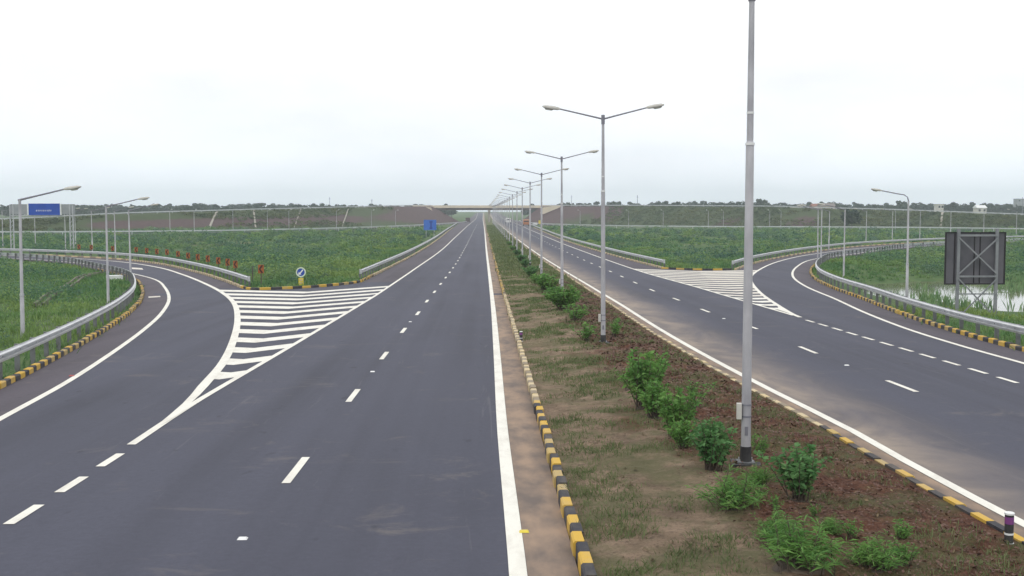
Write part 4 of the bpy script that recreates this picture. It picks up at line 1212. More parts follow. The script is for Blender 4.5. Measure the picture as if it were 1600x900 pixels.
for x in (xp0, xp1):
    mb = MB(); mb.box((x, 0.03, (zt + zg) / 2 - .2), (0.14, 0.12, zt - zg + .9)); mb.build('post', M['steel_frame'], sb)
def brace(x0, z0_, x1, z1_, y=-.05, w=0.065):
    L_ = math.hypot(x1 - x0, z1_ - z0_); mb = MB(); mb.box(((x0 + x1) / 2, y, (z0_ + z1_) / 2), (L_, 0.03, w), 0, 0, 0, -math.atan2(z1_ - z0_, x1 - x0)); mb.build('brace', M['steel_frame'], sb)
brace(xp0, zt - .08, xp1, zt - .08, -.045, .10); brace(xp0, zl, xp1, zl, -.045, .09)
brace(xp0, zt - .2, xp1, zl + .12, -.075); brace(xp0, zl + .12, xp1, zt - .2, -.11)
brace(xp0, zl - .1, xp1, zg + .3, -.075); brace(xp0, zg + .3, xp1, zl - .1, -.11); brace(xp0, zlow, xp1, zlow, -.045, .06)

# delineator posts
def delineator(h=0.62, r_=0.055):
    r = empty('delineator_post')
    mb = MB(); mb.tube([(0, 0, -0.1), (0, 0, h - .04)], r_, 16); mb.build('post', M['blackpaint'], r, smooth=True)
    mb = MB(); mb.tube([(0, 0, h - .045), (0, 0, h - .01), (0, 0, h)], [r_ * 1.12, r_ * 1.15, r_ * .9], 16); mb.build('cap', M['signwhite'], r, smooth=True)
    mb = MB(); mb.tube([(0, 0, h * .64), (0, 0, h * .86)], r_ * 1.03, 16); mb.build('reflector_band', M['purple'], r, smooth=True)
    mb = MB(); mb.tube([(0, 0, h * .30), (0, 0, h * .36)], r_ * 1.06, 16); mb.build('white_band', M['signwhite'], r, smooth=True)
    mb = MB(); mb.tube([(0, 0, -.02), (0, 0, .03)], r_ * 1.15, 16); mb.build('foot_ring', M['signwhite'], r, smooth=True)
    return r
dp = delineator(); c = G(1576, 850, 0.12); dp.location = (c.x, c.y, float(zr(c.y)) + 0.12)
dp.scale = (1.05, 1.05, .70); tag(dp, 'short dark marker post with white cap and purple band at the right carriageway kerb', 'marker post', 'marker posts on the median')
o = copy_tree(dp); c = G(812, 533, .15); o.location = (c.x + .05, c.y, float(zr(c.y)) + .14); o.scale = (1.0, 1.0, .60)
tag(o, 'small dark and white marker post on tan soil beside the striped kerb', 'marker post', 'marker posts on the median')

# road studs
st_l = [(582, 581, 'white', 'between the second and third lane dashes of the left carriageway'), (379, 842, 'white', 'lowest on the left carriageway'), (641, 503, 'white', 'past the fourth lane dash of the left carriageway'),
        (1323, 571, 'white', 'between two lane dashes of the right carriageway'), (1131, 498, 'white', 'left of the tall lamp on the right carriageway'), (819, 832, 'yellow', 'just right of the white line by the median'), (112, 588, 'red', 'on the inner white line of the left slip road')]
for px, py, c_, w_ in st_l:
    p = G(px, py); mb = MB()
    V = [(-.07, -.06, 0), (.07, -.06, 0), (.07, .06, 0), (-.07, .06, 0), (-.05, -.025, .024), (.05, -.025, .024), (.05, .025, .024), (-.05, .025, .024)]
    mb.add(V, [(0, 3, 2, 1), (4, 5, 6, 7), (0, 1, 5, 4), (1, 2, 6, 5), (2, 3, 7, 6), (3, 0, 4, 7)])
    o = mb.build('road_stud', M['signwhite'] if c_ == 'white' else M['signyellow'] if c_ == 'yellow' else M['red'])
    o.location = (p.x, p.y, float(zr(p.y)) + (0.001 if c_ == 'white' else 0.011)); o['label'] = 'small %s road stud %s' % (c_, w_); o['category'] = 'road stud'; o['group'] = 'road studs'

# concrete drain and slab on the left slope
path = resample(GL([(60, 478), (85, 462), (112, 446), (140, 434), (160, 428), (183, 425)], 0.0), 1)
mb = MB(); vs = []
gz_ = ground_z(np.array([(p.x, p.y) for p in path]))
for i, p in enumerate(path):
    tv = (path[min(i + 1, len(path) - 1)] - path[max(i - 1, 0)]).normalized(); nv = Vector((tv.y, -tv.x)) * .28
    for s_, dz_ in ((-1, -.2), (-1, .26), (-.6, .26), (-.5, .08), (.5, .08), (.6, .26), (1, .26), (1, -.2)): vs.append((p.x + nv.x * s_, p.y + nv.y * s_, gz_[i] + dz_))
fs = [(i * 8 + k, i * 8 + (k + 1) % 8, (i + 1) * 8 + (k + 1) % 8, (i + 1) * 8 + k) for i in range(len(path) - 1) for k in range(8)]
mb.add(vs, fs); tag(mb.build('drain_channel', M['oldconcrete']), 'open concrete drain running diagonally over the green slope on the left', 'drain')
c = G(179, 437); mb = MB(); mb.box((c.x, c.y, float(ground_z(np.array([(c.x, c.y)]))[0]) + .22), (1.1, .9, .3), 0, .5); tag(mb.build('concrete_slab', M['signwhite']), 'pale concrete slab lying on the slope just inside the left bend', 'slab')

# ------------------------------------------------------------------ vegetation
def leaf_quads(C, Nrm, size, aspect, rng):
    """C (n,3) centres, Nrm (n,3) facing, -> rhombic leaves"""
    n = len(C)
    a = rng.normal(size=(n, 3)); u = np.cross(Nrm, a); u /= np.linalg.norm(u, axis=1)[:, None] + 1e-9
    v = np.cross(Nrm, u); v /= np.linalg.norm(v, axis=1)[:, None] + 1e-9
    s = (size if np.ndim(size) else np.full(n, size))[:, None]
    return np.stack([C - u * s * aspect, C - v * s + u * 0 , C + u * s * aspect, C + v * s], 1)
def shrub_mesh(seed, kind):
    """stems fan out of one root and carry narrow leaves; returns leaf polys and stem builder, height about 1"""
    rg = np.random.default_rng(seed); mb = MB(); leaves = []
    ns = {'leafy': 34, 'grassy': 230, 'small': 14, 'feathery': 62}[kind]
    for k in range(ns):
        an = rg.uniform(0, 2 * math.pi); lean = rg.uniform(0.05, 0.62) if kind != 'grassy' else rg.uniform(.1, 1.5)
        L_ = rg.uniform(0.62, 1.08); b = Vector((rg.normal() * .07, rg.normal() * .07, 0))
        if kind == 'grassy':
            w = 0.014 + rg.uniform(0, .014); d = Vector((math.cos(an), math.sin(an), 0)); sd = Vector((-d.y, d.x, 0)); b *= 3.0
            prev = None
            for j in range(5):
                t = j / 4; p = b + d * (lean * L_ * t ** 1.6 * .9) + Vector((0, 0, L_ * (t - .38 * lean * t * t)))
                ww = w * (1 - t * .9); q = (p - sd * ww, p + sd * ww)
                if prev: leaves.append([prev[0], prev[1], q[1], q[0]])
                prev = q
            continue
        if kind == 'feathery': b *= 3.2; L_ *= rg.uniform(.55, 1.05); lean = rg.uniform(.1, 1.15)
        tip = b + Vector((math.cos(an) * lean * L_, math.sin(an) * lean * L_, L_ * (1 - .35 * lean)))
        mid = b.lerp(tip, .5) + Vector((0, 0, .06))
        mb.tube([b - Vector((0, 0, .05)), mid, tip], [.014, .009, .004], 5)
        nl = {'leafy': 40, 'feathery': 26}.get(kind, 22)
        for j in range(nl):
            t = rg.uniform(.18, 1.04) ** .85
            p = b.lerp(mid, t * 2) if t < .5 else mid.lerp(tip, t * 2 - 1)
            la = rg.uniform(0, 2 * math.pi); dr = Vector((math.cos(la), math.sin(la), rg.uniform(-.25, .9))).normalized()
            ll = rg.uniform(.09, .17) if kind != 'feathery' else rg.uniform(.16, .30); sd = dr.cross(Vector((rg.normal(), rg.normal(), rg.normal()))).normalized(); ww = ll * (rg.uniform(.14, .24) if kind != 'feathery' else rg.uniform(.035, .07))
            m_ = p + dr * ll * .5
            leaves.append([p, m_ - sd * ww, p + dr * ll - Vector((0, 0, ll * .2)), m_ + sd * ww])
    if mb.v: mb.tube([(0, 0, -.08), (0, 0, .03), (0, 0, .05)], [.20 if kind != 'feathery' else .5, .16 if kind != 'feathery' else .4, .02], 9)
    V = np.array([[tuple(q) for q in l] for l in leaves])
    return V, mb
PROT = []
for seed, kind, mat in ((1, 'leafy', 'shrub'), (2, 'leafy', 'shrub'), (3, 'leafy', 'shrub_dark'), (4, 'leafy', 'shrub_dark'), (5, 'feathery', 'shrub'), (6, 'feathery', 'shrub'), (7, 'small', 'shrub'), (8, 'small', 'shrub')):
    V, mb = shrub_mesh(seed, kind)
    r = empty('shrub', (0, 0, 0)) if kind != 'feathery' else empty('grass_clump', (0, 0, 0))
    quads('foliage' if kind != 'feathery' else 'blades', V, M[mat], r)
    if mb.v: mb.build('stem', M['bark'], r)
    PROT.append([r, kind, False])
def median_z(x, y):
    i = int(np.argmin((P2[:, 0] - x) ** 2 + (P2[:, 1] - y) ** 2)); return float(zz[i])
shrubs = [  # photo x and y of the foot, width and height in photo px, prototype, words
    (1005, 640, 66, 92, 0, 'leafy green shrub leading the row on red mulch, third in from the second lamp'),
    (1022, 655, 56, 60, 1, 'green shrub hugging the left edge of the mulch just below the tallest of the row'),
    (1058, 690, 62, 78, 1, 'bright green shrub in the middle of the row left of the closest lamp'),
    (1068, 706, 44, 46, 0, 'low bright shrub in front of the middle one, left of the closest lamp'),
    (1112, 738, 78, 84, 2, 'bluish green rounded shrub immediately left of the closest lamp foot'),
    (1150, 795, 92, 70, 5, 'spreading grassy plant right below the closest lamp foot'),
    (1246, 783, 88, 86, 3, 'full dark green shrub alone on the mulch right of the closest lamp foot'),
    (1082, 640, 44, 44, 6, 'thin young shrub on bare mulch above the middle of the row'),
    (1188, 716, 34, 40, 7, 'thin seedling right beside the closest lamp foot'),
    (1250, 895, 130, 88, 4, 'big arching grass clump at the bottom rim of the picture'),
    (1215, 850, 62, 52, 4, 'smaller grass clump touching the big one at the bottom rim'),
    (1365, 893, 82, 62, 5, 'sprawling grass clump right of the big one at the bottom rim'),
    (1412, 890, 56, 46, 7, 'loose leafy plant rightmost at the bottom rim'),
    (1408, 842, 52, 34, 7, 'straggly weed between the bottom clumps and the right kerb'),
    (1330, 842, 36, 34, 6, 'small pale plant above the sprawling clump at the bottom'),
    (1298, 838, 34, 36, 5, 'small grass tuft between the lone dark shrub and bottom clumps'),
    (1272, 812, 22, 26, 7, 'tiny yellowish seedling just below the lone dark shrub'),
    (1185, 760, 44, 40, 5, 'grassy tuft between the closest lamp foot and the lone dark shrub'),
    (1212, 800, 30, 24, 6, 'tiny plant between the spreading grassy one and the lone dark shrub'),
    (985, 612, 40, 40, 6, 'small yellow-green plant at the upper left of the row on mulch'),
    (1030, 596, 30, 48, 7, 'slim upright plant topping the tallest shrub of the row'),
    (916, 534, 44, 30, 6, 'low plant just left of the second lamp foot'),
    (961, 528, 32, 34, 7, 'slim plant just right of the second lamp foot'),
    (900, 505, 50, 30, 7, 'weedy shrub before the second lamp, nearest it in the row'),
    (880, 486, 50, 38, 0, 'round shrub on the right foot side of the third lamp'),
    (892, 482, 40, 26, 1, 'twin of the round shrub at the third lamp, right half'),
    (868, 470, 34, 22, 2, 'dark shrub in front of the third lamp foot'),
    (853, 456, 44, 26, 1, 'shrub left of the third lamp foot'),
    (843, 446, 30, 18, 0, 'shrub before the fourth lamp foot'),
    (830, 434, 26, 18, 3, 'dark shrub between the fourth and fifth lamp feet'),
    (820, 420, 20, 14, 2, 'dark shrub at the fifth lamp foot'),
    (815, 410, 18, 12, 3, 'shrub at the sixth lamp foot'),
    (808, 400, 15, 10, 2, 'distant shrub at the seventh lamp foot'),
    (802, 392, 13, 8, 1, 'distant shrub at the eighth lamp foot'),
    (797, 384, 11, 7, 0, 'distant shrub at the ninth lamp foot')]
for (px, py, w, h, pi, words_) in shrubs:
    c = G(px, py, 0.22); s_ = c.y / F
    r, kind, usedp = PROT[pi]
    o = copy_tree(r) if usedp else r; PROT[pi][2] = True
    o.location = (c.x, c.y, median_z(c.x, c.y) - 0.02)
    hh = h * s_ * 1.0; ww = w * s_
    base_w = {'leafy': 0.86, 'feathery': 1.3, 'small': 0.8}[kind]
    o.scale = (ww / base_w * .90, ww / base_w * random.uniform(.78, .95), hh * 1.02); o.rotation_euler = (0, 0, random.uniform(0, 6.28))
    tag(o, words_, 'grass clump' if kind == 'feathery' else 'shrub', 'plants growing in the median')

def tufts(P, Zb, hmin, hmax, nb, rng, spread=0.12, width=0.012, lean=0.6):
    """grass tufts: nb blades each, one triangle-like quad per blade"""
    n = len(P); R = np.repeat(np.arange(n), nb); m = len(R)
    an = rng.uniform(0, 2 * np.pi, m); ln = rng.uniform(0.1, lean, m); h = rng.uniform(hmin, hmax, n)[R] * rng.uniform(.55, 1.1, m)
    b = np.column_stack([P[R, 0] + rng.normal(0, spread, m), P[R, 1] + rng.normal(0, spread, m), Zb[R] - 0.02])
    d = np.column_stack([np.cos(an), np.sin(an), np.zeros(m)]); sd = np.column_stack([-np.sin(an), np.cos(an), np.zeros(m)])
    wv = (width if np.ndim(width) == 0 else width[R])
    w = (wv * rng.uniform(.6, 1.3, m))[:, None] if np.ndim(wv) else (rng.uniform(.6, 1.3, m) * wv)[:, None]
    tip = b + d * (ln * h)[:, None] + np.column_stack([np.zeros(m), np.zeros(m), h * (1 - .3 * ln)])
    mid = b + (tip - b) * .5 + np.column_stack([np.zeros(m), np.zeros(m), h * .08])
    return np.stack([b - sd * w * .6, b + sd * w * .6, mid + sd * w, tip, mid - sd * w], 1)

# weeds of the median
rg = np.random.default_rng(21)
def z_med(Pm):
    """height of the median bank"""
    out_ = np.empty(len(Pm))
    iy = np.clip(np.searchsorted(my, Pm[:, 1]), 0, len(my) - 1)
    grid = zz.reshape(len(my), len(mu)); gx = P2[:, 0].reshape(len(my), len(mu))
    for k in range(len(Pm)): out_[k] = np.interp(Pm[k, 0], gx[iy[k]], grid[iy[k]])
    return out_
yy_ = 9 + 131 * rg.random(26000) ** 1.5; xx_ = rg.uniform(1.45, 7.2, len(yy_)); Pm = np.column_stack([xx_, yy_])
dens = np.clip(vnoise(Pm, 0.9, 8) * 2.2 - .75, 0, 1) * np.where(xx_ < 3.7, 1.0, 0.42)
Pm = Pm[rg.random(len(Pm)) < dens]
Pm = Pm[Pm[:, 0] < np.array([xat(MED_R, y) for y in Pm[:, 1]]) - .35]
V = tufts(Pm, z_med(Pm), .04, .17, 11, rg, .10, np.clip(Pm[:, 1] * 0.00028, 0.006, .04), 1.0)
tag(quads('weeds', V, M['weed']), kind='stuff')
# far green of the median
yf_ = 70 + 400 * rg.random(5000) ** 1.3; lim = np.array([xat(medr_far, y) for y in yf_]); xf_ = 1.5 + (lim - 1.9) * rg.random(len(yf_)); Pm = np.column_stack([xf_, yf_])
Pm = Pm[rg.random(len(Pm)) < np.clip((Pm[:, 1] - 60) / 90, 0, 1) * (.35 + vnoise(Pm, .25, 9))]
V = tufts(Pm, z_med(Pm), .12, .42, 7, rg, .25, np.clip(Pm[:, 1] * 0.00035, .02, .12), .9)
tag(quads('median_grass', V, M['weed']), kind='stuff')
# clods and dry leaves on the red mulch
yy_ = 9 + 75 * rg.random(34000) ** 1.7; xx_ = rg.uniform(3.2, 7.3, len(yy_)); Pm = np.column_stack([xx_, yy_])
Pm = Pm[rg.random(len(Pm)) < np.clip((xx_ - 3.3) * 1.3, .08, 1)]
Pm = Pm[Pm[:, 0] < np.array([xat(MED_R, y) for y in Pm[:, 1]]) - .3]; zc = z_med(Pm); n = len(Pm)
Nr = np.column_stack([rg.normal(0, .5, n), rg.normal(0, .5, n), np.ones(n)]); Nr /= np.linalg.norm(Nr, axis=1)[:, None]
V = leaf_quads(np.column_stack([Pm, zc + rg.uniform(0, .035, n)]), Nr, rg.uniform(.012, .042, n) * np.clip(Pm[:, 1] / 20, .9, 2), .55, rg)
tag(quads('leaf_litter', V, M['litter']), kind='stuff')

# crumbs of earth and small stones lying on the bank
yy_ = 9 + 60 * rg.random(5200) ** 1.7; xx_ = rg.uniform(1.5, 7.2, len(yy_)); Pm = np.column_stack([xx_, yy_])
Pm = Pm[(Pm[:, 0] < np.array([xat(MED_R, y) for y in Pm[:, 1]]) - .35) & (rg.random(len(Pm)) < np.clip(vnoise(Pm, 1.1, 61) * 2 - .5, .05, 1))]
n = len(Pm); zc = z_med(Pm); sc_ = rg.uniform(.012, .05, n) * rg.uniform(.5, 1.3, n)
dirs = np.array([(1, 0, 0), (0, 1, 0), (-1, 0, 0), (0, -1, 0)], float)
Cc = np.column_stack([Pm, zc]); tri = []
an = rg.uniform(0, 6.28, n); ca, sa = np.cos(an), np.sin(an)
rot = lambda d: np.column_stack([ca * d[0] - sa * d[1], sa * d[0] + ca * d[1], np.zeros(n)])
st_ = rg.uniform(.6, 1.4, (n, 4)); cor = [Cc + rot(dirs[k]) * (sc_ * st_[:, k])[:, None] for k in range(4)]
top_ = Cc + np.column_stack([rg.normal(0, .25, n) * sc_, rg.normal(0, .25, n) * sc_, sc_ * rg.uniform(.6, 1.1, n)])
for k in range(4): tri.append(np.stack([cor[k], cor[(k + 1) % 4], top_], 1))
tag(quads('earth_crumbs', np.concatenate(tri), M['median']), kind='stuff')

# ---- undergrowth of the fields
def brush(Pb, hb, rb, per, size, rng, flat=1.0):
    """domes of leaf faces: Pb (n,3) feet, hb heights, rb radii"""
    n = len(Pb); R = np.repeat(np.arange(n), per); m = len(R)
    d = rng.normal(size=(m, 3)); d[:, 2] = np.abs(d[:, 2]); d /= np.linalg.norm(d, axis=1)[:, None]
    k = rng.uniform(.35, 1.0, m) ** .4
    C = Pb[R] + d * np.column_stack([rb[R] * k, rb[R] * k, hb[R] * k])
    Nn = d + rng.normal(0, .55, (m, 3)); Nn[:, 2] += .35; Nn /= np.linalg.norm(Nn, axis=1)[:, None]
    s = size[R] * rng.uniform(.55, 1.25, m)
    return leaf_quads(C, Nn, s, rng.uniform(.35, .8, m)[:, None], rng)
def scatter(n, x0, x1, y0, y1, rng, power=1.0):
    y = y0 + (y1 - y0) * rng.random(n) ** power
    hw_ = 0.47 * y + 12
    x = np.maximum(x0, -hw_) + (np.minimum(x1, hw_) - np.maximum(x0, -hw_)) * rng.random(n)
    return np.column_stack([x, y])
rg = np.random.default_rng(5)
Pf = np.concatenate([scatter(9000, -75, 0, 24, 135, rg, .9), scatter(9000, 14, 80, 28, 150, rg, .9), scatter(9000, -170, 0, 75, 430, rg, .8), scatter(9000, 10, 200, 85, 430, rg, .8)])
d = pave_dist(Pf)
fd = np.minimum(seg_dist(Pf, FOOT_L, False), seg_dist(Pf, FOOT_R, False))
q = np.hypot((Pf[:, 0] - POND_C[0]) / POND_R[0], (Pf[:, 1] - POND_C[1]) / POND_R[1])
gz0 = ground_z(Pf, d)
big = vnoise(Pf, .045, 12) * .6 + vnoise(Pf, .15, 13) * .4
ok = (d > 1.3) & (fd > 5.0) & ((q > 1.55) | (gz0 > POND_Z + .30) & (Pf[:, 1] > 92)) & (rg.random(len(Pf)) < np.clip(big * 2.2 - .45, .12, 1) * np.clip((d - .8) / 4, .25, 1))
Pf, d, gz0, big = Pf[ok], d[ok], gz0[ok], big[ok]
n = len(Pf); yv = Pf[:, 1]
h = (0.24 + 2.1 * np.clip(big - .36, 0, 1) * rg.uniform(.4, 1.5, n)) * np.clip((d - .6) / 5, .22, 1); rb = h * rg.uniform(.7, 1.3, n) + .15
near_slope = (Pf[:, 1] < 150)
qq = np.hypot((Pf[:, 0] - POND_C[0]) / POND_R[0], (Pf[:, 1] - POND_C[1]) / POND_R[1]); h = np.where(qq < 2.0, h * .4, h)
lsz = np.clip(yv * .0012, .06, .36) * np.where(d < 4, .8, 1)
bright = rg.random(n) < np.clip(.75 - (d - 2) / 16, .12, .8)
Pb = np.column_stack([Pf, gz0 - .05])
for nm, mk, mat in (('undergrowth', ~bright, 'brush'), ('verge_grass', bright, 'brush_bright')):
    V = brush(Pb[mk], h[mk], rb[mk], 26, lsz[mk], rg)
    tag(quads(nm, V, M[mat]), kind='stuff')
# taller bushes standing out of the undergrowth
Pk = np.concatenate([scatter(3000, -75, 0, 26, 135, rg, .9), scatter(1300, 16, 80, 32, 150, rg, .9), scatter(2600, -170, 0, 78, 400, rg, .75), scatter(1700, 10, 200, 88, 400, rg, .75)])
dk = pave_dist(Pk); fk = np.minimum(seg_dist(Pk, FOOT_L, False), seg_dist(Pk, FOOT_R, False)); qk = np.hypot((Pk[:, 0] - POND_C[0]) / POND_R[0], (Pk[:, 1] - POND_C[1]) / POND_R[1])
ok = (dk > 3.2) & (fk > 8) & ((qk > 1.7) | (Pk[:, 1] > 112)) & (rg.random(len(Pk)) < np.clip(vnoise(Pk, .07, 51) * 2.4 - .7, .06, 1))
ok &= ~((Pk[:, 0] > 20) & (Pk[:, 0] < 36) & (Pk[:, 1] < 84)) 
Pk, dk = Pk[ok], dk[ok]; n = len(Pk)
hk = rg.uniform(.55, 1.9, n) ** 1.1 * np.clip(dk / 7, .35, 1); rk = hk * rg.uniform(.7, 1.25, n)
Bk = np.column_stack([Pk, ground_z(Pk, dk) - .05]); pick = rg.integers(0, 3, n)
for j, (nm, mat) in enumerate((('bushes', 'brush'), ('bushes', 'brush_bright'), ('bushes', 'bush_blue'))):
    mk = pick == j
    V = brush(Bk[mk], hk[mk], rk[mk], 110, np.clip(Pk[mk][:, 1] * .0009, .05, .26), rg)
    tag(quads('bush_thicket', V, M[mat]), kind='stuff')
# grass blades beside the kerbs
Pg = np.concatenate([scatter(9000, -75, 0, 24, 120, rg, .9), scatter(9000, 12, 80, 28, 130, rg, .9), scatter(5000, -40, 0, 75, 200, rg, .9), scatter(4000, 12, 60, 90, 200, rg, .9)])
d = pave_dist(Pg); qg = np.hypot((Pg[:, 0] - POND_C[0]) / POND_R[0], (Pg[:, 1] - POND_C[1]) / POND_R[1]); gzg = ground_z(Pg, d)
ok = (d > .3) & (d < 14) & ((qg > 1.7) | (gzg > POND_Z + .15) & (Pg[:, 1] > 92)) & (rg.random(len(Pg)) < np.clip(1.15 - d / 14, .2, 1))
Pg, gzg = Pg[ok], gzg[ok]
V = tufts(Pg, gzg, .15, .45, 10, rg, .22, np.clip(Pg[:, 1] * .0005, .015, .07), .9)
tag(quads('grass', V, M['brush_bright']), kind='stuff')
# reeds at the pond
Pr = np.column_stack([rg.uniform(22, 70, 5200), rg.uniform(52, 112, 5200)]); qr = np.hypot((Pr[:, 0] - POND_C[0]) / POND_R[0], (Pr[:, 1] - POND_C[1]) / POND_R[1]); dr = pave_dist(Pr); gzr = ground_z(Pr, dr)
nearw = (gzr < POND_Z + .45) & (gzr > POND_Z - .12)
ok = (dr > 2.2) & (nearw & (Pr[:, 0] > 21)) & (rg.random(len(Pr)) < np.where(vnoise(Pr, .2, 31) > .60, .5, .03))
Pr, gzr = Pr[ok], gzr[ok]
V = tufts(Pr, gzr, .5, 1.15, 9, rg, .16, .04, .55)
tag(quads('reeds', V, M['reed']), kind='stuff')
# scrub on the embankments
def on_slope(tp, n, rng):
    i = rng.integers(0, len(tp) - 1, n); t = rng.random(n); A = np.array([tuple(p) for p in tp]); p = A[i] + (A[i + 1] - A[i]) * t[:, None]
    tv = A[i + 1, :2] - A[i, :2]; tv /= np.linalg.norm(tv, axis=1)[:, None]; nv = np.column_stack([tv[:, 1], -tv[:, 0]]); nv[nv[:, 1] > 0] *= -1
    u_ = rng.random(n); hgt = p[:, 2] + .6
    return np.column_stack([p[:, :2] + nv * (hgt * 1.8 * u_ + .8)[:, None], p[:, 2] - hgt * u_]), u_
Pe, ue = on_slope(TL, 4200, rg); Pe2, ue2 = on_slope(TR, 5200, rg)
k1 = vnoise(Pe[:, :2], .03, 41) + np.abs(ue - .55) * .9 - np.clip((Pe[:, 1] - 550) / 60, 0, .7) - .05; k2 = vnoise(Pe2[:, :2], .03, 42) + .30 + np.abs(ue2 - .5) * .4 - np.clip((Pe2[:, 1] - 560) / 50, 0, .8)
Pe = np.concatenate([Pe[k1 > .64], Pe2[k2 > .58]]); n = len(Pe)
V = brush(Pe, rg.uniform(.25, .75, n), rg.uniform(.5, 1.5, n), 12, np.full(n, .38), rg)
tag(quads('slope_scrub', V, M['embgrass']), kind='stuff')

# ------------------------------------------------------------------ trees on the skyline
def tree(seed, H=9.0, W=8.0, dense=34):
    rg = np.random.default_rng(seed); r = empty('tree')
    mb = MB(); base = .30 * H
    mb.tube([(0, 0, -1.2), (.1, 0, base * .6), (.15, .1, base * 1.3)], [.28, .2, .15], 8)
    cl = []
    for k in range(dense):
        a = rg.uniform(0, 6.28); rr = rg.random() ** .5 * W * .46; top = H * (1 - .42 * (rr / (W * .46)) ** 2)
        zc_ = rg.uniform(base * .9 + .12 * H * (rr / W), top * .92); cl.append((math.cos(a) * rr, math.sin(a) * rr, zc_))
    for k in range(7):
        c_ = cl[k * 3]; mb.tube([(.12, .05, base * (.8 + .06 * k)), (c_[0] * .5, c_[1] * .5, base + (c_[2] - base) * .6), c_], [.11, .07, .03], 5)
    mb.build('trunk', M['bark'], r)
    Pc = np.array(cl); n = len(Pc)
    d_ = rg.normal(size=(n * 44, 3)); d_ /= np.linalg.norm(d_, axis=1)[:, None]
    R = np.repeat(np.arange(n), 44); rad = rg.uniform(.09, .18, n)[R] * W
    C = Pc[R] + d_ * (rad * rg.uniform(.5, 1, len(R)) ** .5)[:, None] * np.array([1, 1, .72])
    Nn = d_ + rg.normal(0, .5, d_.shape); Nn /= np.linalg.norm(Nn, axis=1)[:, None]
    quads('crown', leaf_quads(C, Nn, rg.uniform(.3, .7, len(R)), .7, rg), M['treeleaf'], r)
    return r
TP = [tree(101, 9, 9), tree(102, 8, 11, 40), tree(103, 10.5, 8), tree(104, 7, 10, 38), tree(105, 9.5, 12, 44), tree(106, 12, 6, 22)]
tused = [False] * 6
def put_tree(px, Y, ytop, k, label, group='trees on the skyline', wf=1.0):
    o = copy_tree(TP[k]) if tused[k] else TP[k]; tused[k] = True
    c = at(px, ytop, Y); gz = float(zr(Y)) - .3; Hs = (c.z - gz) / (9, 8, 10.5, 7, 9.5, 12)[k]
    o.location = (c.x, Y, gz); o.scale = (Hs * wf, Hs * wf, Hs); o.rotation_euler = (0, 0, random.uniform(0, 6.28))
    tag(o, label, 'tree', group)
rt = random.Random(9)
named = [(150, 780, 321, 4, 'dark round tree in the skyline between the gantry and the second slope lamp'), (212, 800, 319, 1, 'broad dark tree in the skyline over the bend of the left barrier'),
         (243, 790, 316.5, 2, 'tallest skyline tree above the left bend, with a ragged top'), (320, 800, 320, 4, 'dark tree in the skyline above the middle chevron boards'), (378, 830, 319, 2, 'peaked skyline tree above the lone chevron board'),
         (696, 900, 318, 3, 'small round tree peeping over the left end of the flyover'), (706, 900, 316.5, 2, 'small upright tree over the left end of the flyover parapet'), (832, 900, 318, 3, 'small tree over the right end of the flyover'),
         (1055, 760, 313.5, 4, 'broad grey-green skyline tree between the second lamp and the tallest lamp'), (1138, 760, 311.5, 1, 'dark dome-shaped tree just left of the tallest lamp'), (1160, 770, 313, 0, 'dark small-crowned tree touching the tallest lamp from the left'),
         (1192, 740, 309, 4, 'biggest dark dome tree just right of the tallest lamp'), (1302, 800, 314, 0, 'peaked skyline tree left of the dark block tree'), (1365, 800, 313, 2, 'ragged skyline tree behind the lamp heads right of the dark tree'),
         (1410, 760, 312, 4, 'domed skyline tree behind the curved lamp neck'), (1490, 760, 314.5, 4, 'dark skyline tree above the left half of the dark sign panel'), (1505, 770, 315.5, 1, 'low broad skyline tree above the dark sign panel')]
for px, Y, yt, k, lb in named: put_tree(px, Y, yt, k, lb)
put_tree(1331, 430, 323, 1, 'blocky very dark tree low on the green embankment right of the bend lamps', wf=.62)
zones = [(0, 20, 322, 'low hazy tree in the skyline at the far left rim, outside the gantry'), (118, 330, 322, 'hazy tree in the low skyline belt above the left slip road bend'), (330, 660, 321.5, 'hazy tree in the thin skyline belt between the chevron boards and flyover'),
         (862, 1130, 318.5, 'hazy tree in the skyline belt between the flyover and the tallest lamp'), (1170, 1420, 319.5, 'hazy tree in the skyline belt between the tallest and the curved-neck lamp'), (1420, 1600, 320.5, 'hazy tree in the skyline belt above and around the dark sign panel')]
for (x0, x1, yt, lb), stp_ in zip(zones, (7, 7, 7, 6, 6, 6.5)):
    x = x0 + rt.uniform(0, 6)
    while x < x1:
        Y = rt.uniform(760, 1050)
        put_tree(x, Y, yt + rt.uniform(-5.5, 0.5), rt.choice((0, 1, 2, 3, 3, 4, 5)), lb, lb.replace('tree', 'trees', 1), rt.uniform(.9, 1.5)); x += stp_ * rt.uniform(.6, 1.4)

# thin masts beyond
for px, yt, Y, w_ in ((515, 308, 900, 'left one of the two above the round blue sign'), (581, 311, 800, 'thicker one above the middle of the brown embankment'), (893, 305, 900, 'right of the third median lamp'), (996, 305, 700, 'right of the second median lamp'), (1598, 308, 700, 'at the right rim')):
    c = at(px, yt, Y); mb = MB(); mb.tube([(c.x, Y, -.5), (c.x, Y, c.z)], [.22, .14], 8)
    mb.box((c.x, Y, c.z - 1.2), (1.6, .12, .12)); tag(mb.build('utility_pole', M['pole_dark']), 'thin distant pole on the skyline, ' + w_, 'utility pole', 'poles on the skyline')

